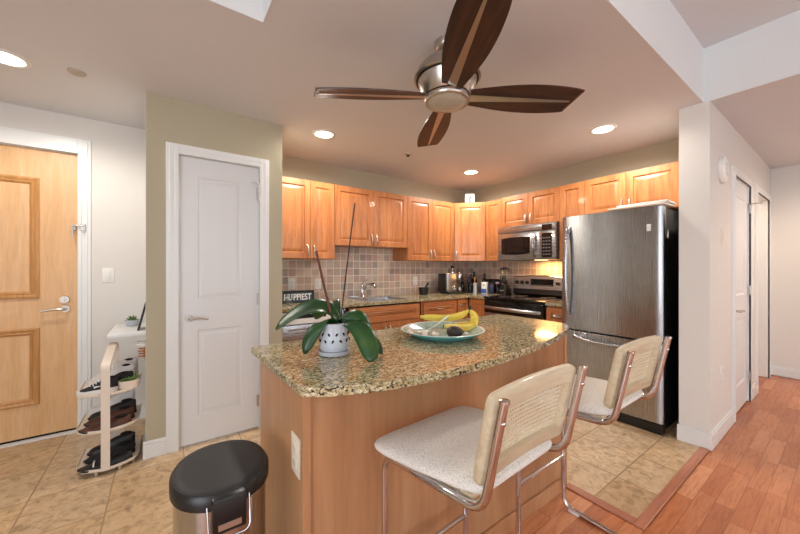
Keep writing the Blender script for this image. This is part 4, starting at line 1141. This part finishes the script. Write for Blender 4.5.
st = make_stool('nearer cane-back counter stool, left of the other, with white boucle seat')
st.location = (0.7925, 0.690, 0.0015); st.rotation_euler = (0, 0, math.radians(3))
s2 = copy_tree(st); s2['label'] = 'further cane-back counter stool on the right, in front of the refrigerator'
s2.location = (1.515, 0.690, 0.0015); s2.rotation_euler = (0, 0, math.radians(0.5))

# ------------------------------------------------------------------ trash can
r = thing('trash_can', 'oval stainless step trash can with black lid beside the island', 'trash can', (0.142, 1.150, 0), 0)
TA, TB = 0.130, 0.153
def oval(a, b, z, N=48, e=2.2): return [(a * abs(math.cos(2 * PI * k / N)) ** (2 / e) * (1 if math.cos(2 * PI * k / N) >= 0 else -1), b * abs(math.sin(2 * PI * k / N)) ** (2 / e) * (1 if math.sin(2 * PI * k / N) >= 0 else -1), z) for k in range(N)]
MB().loft([oval(TA - 0.004, TB - 0.004, 0.0), oval(TA, TB, 0.006), oval(TA, TB, 0.045), oval(TA - 0.004, TB - 0.004, 0.05)]).build('base_ring', 'black', r, smooth=50)
MB().loft([oval(TA - 0.006, TB - 0.006, 0.05), oval(TA - 0.006, TB - 0.006, 0.62)]).build('body', 'bin_steel', r, smooth=50)
mb = MB(); mb.loft([oval(TA - 0.003, TB - 0.003, 0.615), oval(TA + 0.003, TB + 0.003, 0.62), oval(TA + 0.003, TB + 0.003, 0.648), oval(TA - 0.004, TB - 0.004, 0.658)]); mb.build('lid_band', 'black', r, smooth=50)
mb = MB(); mb.loft([oval(TA - 0.003, TB - 0.003, 0.655), oval(TA - 0.012, TB - 0.012, 0.662), oval(TA - 0.03, TB - 0.03, 0.664)]); mb.build('lid', 'black_matt', r, smooth=50)
hx = MB(); hx.rbox(-0.042, 0.042, -TB - 0.016, -TB + 0.03, 0.560, 0.655, 0.006); hd_ = hx.build('hinge_housing', 'black', r, smooth=40)
MB().box(-0.028, 0.028, -TB - 0.018, -TB - 0.014, 0.572, 0.588).build('hinge_slot', 'nickel', hd_)
MB().tube([tuple(q) for q in arc_path([(-0.052, -TB + 0.012, 0.64), (-0.050, -TB - 0.020, 0.55), (0.050, -TB - 0.020, 0.55), (0.052, -TB + 0.012, 0.64)], 0.02)], 0.0025, 8).build('bail_handle', 'chrome', r, smooth=60)
MB().rbox(-0.05, 0.05, TB - 0.01, TB + 0.035, 0.01, 0.022, 0.004).build('foot_pedal', 'black', r, smooth=40)

# ------------------------------------------------------------------ shoe rack
r = thing('shoe_rack', 'cream metal three-tier shoe rack beside the pantry corner', 'shoe rack', (-0.29, 2.86, 0))
def tier_poly(k=0.0):
    P = [(-0.150 - k, 0.20), (-0.152 - k, -0.07), (-0.140 - k, -0.122), (-0.105, -0.160), (-0.04, -0.185), (0.03, -0.188), (0.09, -0.165), (0.125, -0.135), (0.145, -0.095), (0.150, -0.03), (0.150, 0.20)]
    return P
TZ = [0.032, 0.265, 0.485]
for z in TZ:
    mb = MB(); P = tier_poly()
    mb.prism(P, z - 0.004, z)
    rim = []
    Pc = [(x, y) for x, y in P]
    for (xa, ya), (xb, yb_) in zip(Pc, Pc[1:]):
        mb.loft([[(xa, ya, z - 0.004), (xa, ya, z + 0.014), (xa * 0.985, ya * 0.985, z + 0.014), (xa * 0.985, ya * 0.985, z - 0.004)], [(xb, yb_, z - 0.004), (xb, yb_, z + 0.014), (xb * 0.985, yb_ * 0.985, z + 0.014), (xb * 0.985, yb_ * 0.985, z - 0.004)]])
    mb.build('shelf', 'cream_metal', r)
sp_ = [(-0.005, -0.192, 0.030), (-0.005, -0.192, 0.675), (0.005, 0.10, 0.765), (0.008, 0.175, 0.70), (0.008, 0.190, 0.030)]
pp = arc_path(sp_, 0.035, 5); mb = MB(); rings = []
for i, q in enumerate(pp):
    T = (pp[min(i + 1, len(pp) - 1)] - pp[max(i - 1, 0)]).normalized(); N_ = Vector((1, 0, 0)).cross(T).normalized()
    rings.append([tuple(q + Vector((sx_ * 0.021, 0, 0)) + N_ * (sy_ * 0.002)) for sx_, sy_ in ((-1, -1), (1, -1), (1, 1), (-1, 1))])
mb.loft(rings); mb.build('support_strap', 'cream_metal', r, smooth=30)
for x, y in ((-0.12, -0.10), (0.12, -0.10), (-0.12, 0.17), (0.12, 0.17), (-0.05, -0.165), (0.06, -0.165)):
    MB().lathe([(0.010, 0), (0.011, 0.014), (0.009, 0.028)], c=(x, y, 0), n=12).build('foot', 'nickel', r, smooth=40)


def shoe(label, loc, rz, L, Wd, H, upm, solem, kind='sneaker', group=None):
    r = thing('shoe', label, 'shoe', loc, rz, group)
    # toe towards +x; sole outline
    def halfw(u): return Wd / 2 * (0.70 + 0.12 * math.sin(u * PI) - 0.05 * math.cos(2 * PI * u)) * (1.0 if u < 0.62 else 1.0 + 0.16 * math.sin((u - 0.62) / 0.38 * PI)) * (math.sqrt(max(0.02, 1 - ((u - 0.80) / 0.205) ** 2)) if u > 0.80 else 1) * (math.sqrt(max(0.05, 1 - ((0.14 - u) / 0.145) ** 2)) if u < 0.14 else 1)
    st_ = 0.026 if kind == 'sneaker' else 0.012
    N = 18; rg = []
    for k in range(N + 1):
        u = k / N; x = (u - 0.5) * L; h = halfw(u); lift = 0.012 * max(0, (u - 0.75) / 0.25) ** 2
        rg.append([(x, -h, lift), (x, h, lift), (x, h * 1.03, st_ + lift * 0.5), (x, -h * 1.03, st_ + lift * 0.5)])
    MB().loft(rg).build('sole', solem, r, smooth=50)
    rg = []
    for k in range(N + 1):
        u = 0.015 + 0.97 * k / N; x = (u - 0.5) * L; h = halfw(u) * 0.96
        if kind == 'sneaker': top = H * (0.96 if u < 0.32 else 0.96 - 0.58 * ((u - 0.32) / 0.5) ** 0.8 if u < 0.82 else 0.38 * math.sqrt(max(0.12, 1 - ((u - 0.82) / 0.18) ** 2)))
        else: top = H * (0.9 - 0.25 * u if u < 0.4 else 0.80 - 0.35 * (u - 0.4) / 0.4 if u < 0.8 else 0.45 * math.sqrt(max(0.15, 1 - ((u - 0.8) / 0.2) ** 2)))
        if u < 0.06: top *= 0.92
        row = []
        for q in range(13):
            a = PI * q / 12
            row.append((x, h * math.cos(a) * (1 - 0.18 * math.sin(a)), st_ * 0.9 + (top - st_ * 0.9) * math.sin(a) ** 0.75))
        rg.append(row)
    MB().loft(rg).build('upper', upm, r, smooth=60)
    # ankle opening: dark patch painted for the shade inside
    op = MB().sphere((-L * 0.29, 0, H * 0.90 - 0.003), 0.5, L * 0.26, Wd * 0.40, 0.02, 18); op.build('collar_shade', 'painted_shade', r, smooth=60)
    if kind == 'sneaker':
        lc = MB()
        for q in range(4):
            x = -L * 0.02 + q * L * 0.065; z = H * (0.86 - q * 0.115)
            lc.tube([(x, -Wd * 0.22, z - 0.012), (x + 0.004, 0, z + 0.002), (x, Wd * 0.22, z - 0.012)], 0.003, 6)
        lc.build('laces', 'shoe_white', r, smooth=60)
        sw = MB()
        for s_ in (-1, 1):
            sw.rbox(-L * 0.16, L * 0.10, s_ * Wd * 0.33 - 0.003, s_ * Wd * 0.33 + 0.003, st_ + 0.008, st_ + 0.022, 0.002)
        sw.build('side_stripe', 'shoe_white', r)
    if kind == 'strap':
        for k2 in range(2):
            x = 0.01 + 0.045 * k2
            s3 = MB()
            s3.tube([(x, -Wd * 0.34, st_), (x, -Wd * 0.28, H * 0.58), (x, 0, H * 0.80 - 0.1 * H * k2), (x, Wd * 0.28, H * 0.58), (x, Wd * 0.34, st_)], 0.004, 6)
            s3.build('instep_strap', 'shoe_white', r, smooth=60, label='white instep strap')
    return r


tz = [z + 0.0005 for z in TZ]
RZ = PI  # toes towards -x
shoe('black and white running shoe nearest the front on the top tier', (-0.338, 2.765, tz[2]), RZ + 0.05, 0.200, 0.085, 0.095, 'shoe_suede', 'shoe_white', group='shoes on the rack')
shoe('black and white running shoe behind its mate on the top tier', (-0.290, 2.850, tz[2]), RZ + 0.02, 0.240, 0.082, 0.090, 'shoe_suede', 'shoe_white', group='shoes on the rack')
shoe('grey mesh sneaker towards the back of the top tier', (-0.290, 2.937, tz[2]), RZ - 0.03, 0.25, 0.085, 0.125, 'shoe_grey', 'shoe_white', group='shoes on the rack')
shoe('grey mesh sneaker at the very back of the top tier', (-0.280, 3.022, tz[2]), RZ - 0.05, 0.25, 0.085, 0.145, 'shoe_grey', 'shoe_white', group='shoes on the rack')
shoe('brown leather slip-on nearest the front on the middle tier', (-0.300, 2.735, tz[1]), RZ + 0.03, 0.25, 0.090, 0.062, 'shoe_brown', 'shoe_black', 'flat', group='shoes on the rack')
shoe('brown leather slip-on second from the front on the middle tier', (-0.290, 2.830, tz[1]), RZ, 0.25, 0.090, 0.085, 'shoe_brown', 'shoe_black', 'flat', group='shoes on the rack')
shoe('black slip-on third from the front on the middle tier', (-0.285, 2.922, tz[1]), RZ - 0.02, 0.25, 0.088, 0.105, 'shoe_black', 'shoe_black', 'flat', group='shoes on the rack')
shoe('white sneaker at the very back of the middle tier', (-0.295, 3.012, tz[1]), RZ - 0.03, 0.25, 0.082, 0.150, 'shoe_white', 'shoe_white', group='shoes on the rack')
shoe('black shoe with white straps nearest the front on the bottom tier', (-0.300, 2.735, tz[0]), RZ + 0.03, 0.26, 0.092, 0.058, 'shoe_black', 'shoe_black', 'strap', group='shoes on the rack')
shoe('plain black shoe second from the front on the bottom tier', (-0.290, 2.832, tz[0]), RZ, 0.255, 0.09, 0.080, 'shoe_suede', 'shoe_black', 'flat', group='shoes on the rack')
shoe('taller black shoe third from the front on the bottom tier', (-0.290, 2.926, tz[0]), RZ - 0.03, 0.25, 0.09, 0.115, 'shoe_black', 'shoe_black', 'flat', group='shoes on the rack')

# oval planter on the top tier
r = thing('succulent_planter', 'oval cream planter of green succulents at the right of the top tier', 'planter', (-0.192, 2.762, 0.4855), 0)
MB().loft([oval(0.044, 0.030, 0.0), oval(0.050, 0.036, 0.004), oval(0.054, 0.038, 0.052), oval(0.050, 0.034, 0.052), oval(0.047, 0.031, 0.04)], cap=False).build('trough', 'cream_metal', r, smooth=50)
MB().prism([(x, y) for x, y, z in oval(0.050, 0.034, 0)], 0.036, 0.042).build('soil', 'soil', r)
for k, (x, y, h) in enumerate(((-0.03, 0, 0.014), (-0.01, 0.008, 0.018), (0.012, -0.004, 0.02), (0.034, 0.004, 0.055))):
    mb = MB()
    for q in range(9):
        a = q * 2.4; e = 0.35 + 0.06 * q
        d = Vector((math.cos(a) * math.cos(e), math.sin(a) * math.cos(e), math.sin(e)))
        b0 = Vector((x, y, 0.040 + h * q / 12)); mb.tube([tuple(b0), tuple(b0 + d * 0.012), tuple(b0 + d * 0.024)], [0.003, 0.0045, 0.0008], 6)
    mb.tube([(x, y, 0.038), (x, y, 0.044 + h)], 0.003, 6)
    mb.build('succulent', 'green_small', r, smooth=60)

# wall shelf under the entry wall light switch
r = thing('wall_shelf', 'small white shelf on the pantry side wall above the shoe rack', 'shelf', (-0.105, 2.90, 0.795))
MB().rbox(-0.210, 0.0, 0.0, 0.50, 0.0, 0.024, 0.003).build('shelf_board', 'trim', r, smooth=30)
for y in (0.08, 0.42): MB().prism([(-0.12, y), (0, y), (0, y + 0.006), (-0.12, y + 0.006)], -0.012, 0.0).build('bracket', 'white_plastic', r)
r = thing('photo_frame', 'slim black photo frame leaning on the wall shelf', 'picture frame', (-0.158, 2.965, 0.8195), 0)
mb = MB(); fr_m = Matrix.Rotation(math.radians(13), 4, 'Y')
for q in ((-0.004, 0.008, 0, 0.15, 0, 0.012), (-0.004, 0.008, 0, 0.15, 0.188, 0.20), (-0.004, 0.008, 0, 0.012, 0.012, 0.188), (-0.004, 0.008, 0.138, 0.15, 0.012, 0.188)): mb.box(*q)
mb.xf(fr_m); mb.build('frame', 'black', r)
mb = MB(); mb.box(0.0, 0.005, 0.012, 0.138, 0.012, 0.188); mb.xf(fr_m); mb.build('print', 'photo', r)
r = thing('pot_plant', 'small white pot with a tiny plant on the wall shelf', 'potted plant', (-0.205, 3.25, 0.8195))
MB().lathe([(0.030, 0), (0.036, 0.004), (0.044, 0.045), (0.040, 0.045), (0.036, 0.036), (0.0005, 0.034)], n=24, cap=False).build('pot', 'ceramic', r, smooth=50)
mb = MB()
for q in range(14):
    a = q * 2.4; e = 0.3 + 0.08 * q; d = Vector((math.cos(a) * math.cos(e), math.sin(a) * math.cos(e), math.sin(e)))
    mb.tube([(0, 0, 0.035), tuple(Vector((0, 0, 0.035)) + d * 0.025), tuple(Vector((0, 0, 0.035)) + d * 0.045)], [0.003, 0.007, 0.001], 6)
mb.build('rosette', 'green_small', r, smooth=60)
# strappy sandals hanging on the wall under the shelf
for k, (y, lb) in enumerate(((2.865, 'tan strappy sandal hung on the wall under the shelf, nearer one'), (2.955, 'tan strappy sandal hung on the wall under the shelf, further one'))):
    r = thing('sandal', lb, 'sandal', (-0.1055, y, 0.625), 0, 'hanging sandals')
    rg = []
    for q in range(13):
        u = q / 12; h = 0.030 * (0.7 + 0.3 * math.cos(2 * PI * u)) * math.sqrt(max(0.05, 1 - (2 * u - 1) ** 6))
        rg.append([(-0.006, -h, 0.14 * u), (-0.006, h, 0.14 * u), (-0.0005, h, 0.14 * u), (-0.0005, -h, 0.14 * u)])
    MB().loft(rg).build('sole', 'shoe_tan', r, smooth=50)
    mb = MB()
    for z in (0.03, 0.065): mb.tube(bez([(-0.004, -0.026, z), (-0.055, -0.02, z + 0.02), (-0.055, 0.02, z - 0.01), (-0.004, 0.026, z)], 10), 0.005, 6)
    mb.build('strap', 'shoe_tan', r, smooth=60)
    mb = MB(); mb.tube(bez([(-0.004, -0.022, 0.11), (-0.07, -0.03, 0.12), (-0.07, 0.03, 0.12), (-0.004, 0.022, 0.11)], 10), 0.004, 6); mb.build('ankle_strap', 'white_plastic', r, smooth=60)

# ------------------------------------------------------------------ ceiling fan
r = thing('ceiling_fan', 'brushed nickel ceiling fan with four dark walnut blades', 'ceiling fan', (1.188, 1.240, 0), -0.6216 + math.radians(3.5))
MB().lathe([(0.066, 2.43), (0.066, 2.405), (0.058, 2.390), (0.035, 2.380), (0.0005, 2.379)], n=36).build('canopy', 'nickel', r, smooth=40)
MB().tube([(0, 0, 2.36), (0, 0, 2.40)], 0.016, 14).build('downrod', 'nickel', r, smooth=60)
MB().lathe([(0.0005, 2.362), (0.03, 2.360), (0.075, 2.348), (0.120, 2.322), (0.152, 2.288), (0.168, 2.252), (0.172, 2.240), (0.166, 2.236), (0.0005, 2.236)], n=56).build('motor_dome', 'nickel', r, smooth=50)
MB().lathe([(0.160, 2.2365), (0.160, 2.2300), (0.0005, 2.2300)], n=56).build('shadow_ring', 'black', r, smooth=50)
MB().lathe([(0.152, 2.2305), (0.147, 2.21), (0.118, 2.150), (0.116, 2.148), (0.0005, 2.148)], n=56).build('motor_housing', 'nickel', r, smooth=50)
MB().lathe([(0.117, 2.1485), (0.112, 2.146), (0.112, 2.143), (0.0005, 2.143)], n=56).build('seam_ring', 'black', r, smooth=50)
MB().lathe([(0.116, 2.1435), (0.118, 2.140), (0.115, 2.122), (0.109, 2.118), (0.104, 2.118)], n=56, cap=False).build('light_ring', 'nickel', r, smooth=50)
MB().lathe([(0.108, 2.121), (0.085, 2.1125), (0.05, 2.108), (0.0005, 2.106)], n=48, cap=False).build('light_lens', 'frost', r, smooth=60)


def blade_mesh():
    mb = MB(); n = 24; halves = []
    R0, R1 = 0.105, 0.695
    def lead(x):
        u = (x - R0) / (R1 - R0); return 0.048 + 0.042 * math.sin(PI * min(u / 1.15, 1) ** 1.0) + 0.012 * u
    def gap(x):
        u = (x - R0) / (R1 - R0); return 0.016 * (1 - u) + 0.004
    for s_ in (1, -1):
        rg = []
        for k in range(n + 1):
            u = k / n
            xe = R1 - (0.036 if s_ > 0 else 0.0)
            x = R0 + (xe - R0) * u
            h = lead(x); g_ = gap(x)
            if u > 0.93: h = h - (h * 0.05) * ((u - 0.93) / 0.07) ** 2
            xa = x + (0 if s_ > 0 else 0); xg = R0 + (R1 - 0.022 - R0) * u
            rg.append([(xg, s_ * g_, -0.004), (x, s_ * h, -0.004), (x, s_ * h, 0.004), (xg, s_ * g_, 0.004)])
        mb.loft(rg)
    return mb


def arm_mesh():
    mb = MB(); rg = []
    for k in range(13):
        u = k / 12; x = 0.095 + (0.655 - 0.095) * u; g_ = 0.018 * (1 - u) + 0.005
        rg.append([(x, -g_, -0.0065), (x, g_, -0.0065), (x, g_, 0.003), (x, -g_, 0.003)])
    mb.loft(rg); return mb


def tip_mesh():
    mb = MB(); rg = []
    for k in range(9):
        u = k / 8; y = -0.072 + 0.136 * u; x = 0.690 - 0.034 * u
        rg.append([(x - 0.006, y, -0.0055), (x + 0.004, y, -0.0055), (x + 0.004, y, 0.0055), (x - 0.006, y, 0.0055)])
    mb.loft(rg); return mb


pitch_m = Matrix.Rotation(math.radians(-14), 4, 'X')
bl = blade_mesh().build('blade', 'blade_wood', r, smooth=30)
bl.location = (0, 0, 2.152)
bl.rotation_euler = (math.radians(-14), 0, 0)
arm_mesh().build('blade_arm', 'nickel', bl, smooth=40)
tip_mesh().build('blade_tip', 'tip_wood', bl, smooth=40)
for k in (1, 2, 3):
    b2 = copy_tree(bl, r)
    b2.rotation_euler = (math.radians(-14), 0, k * PI / 2)
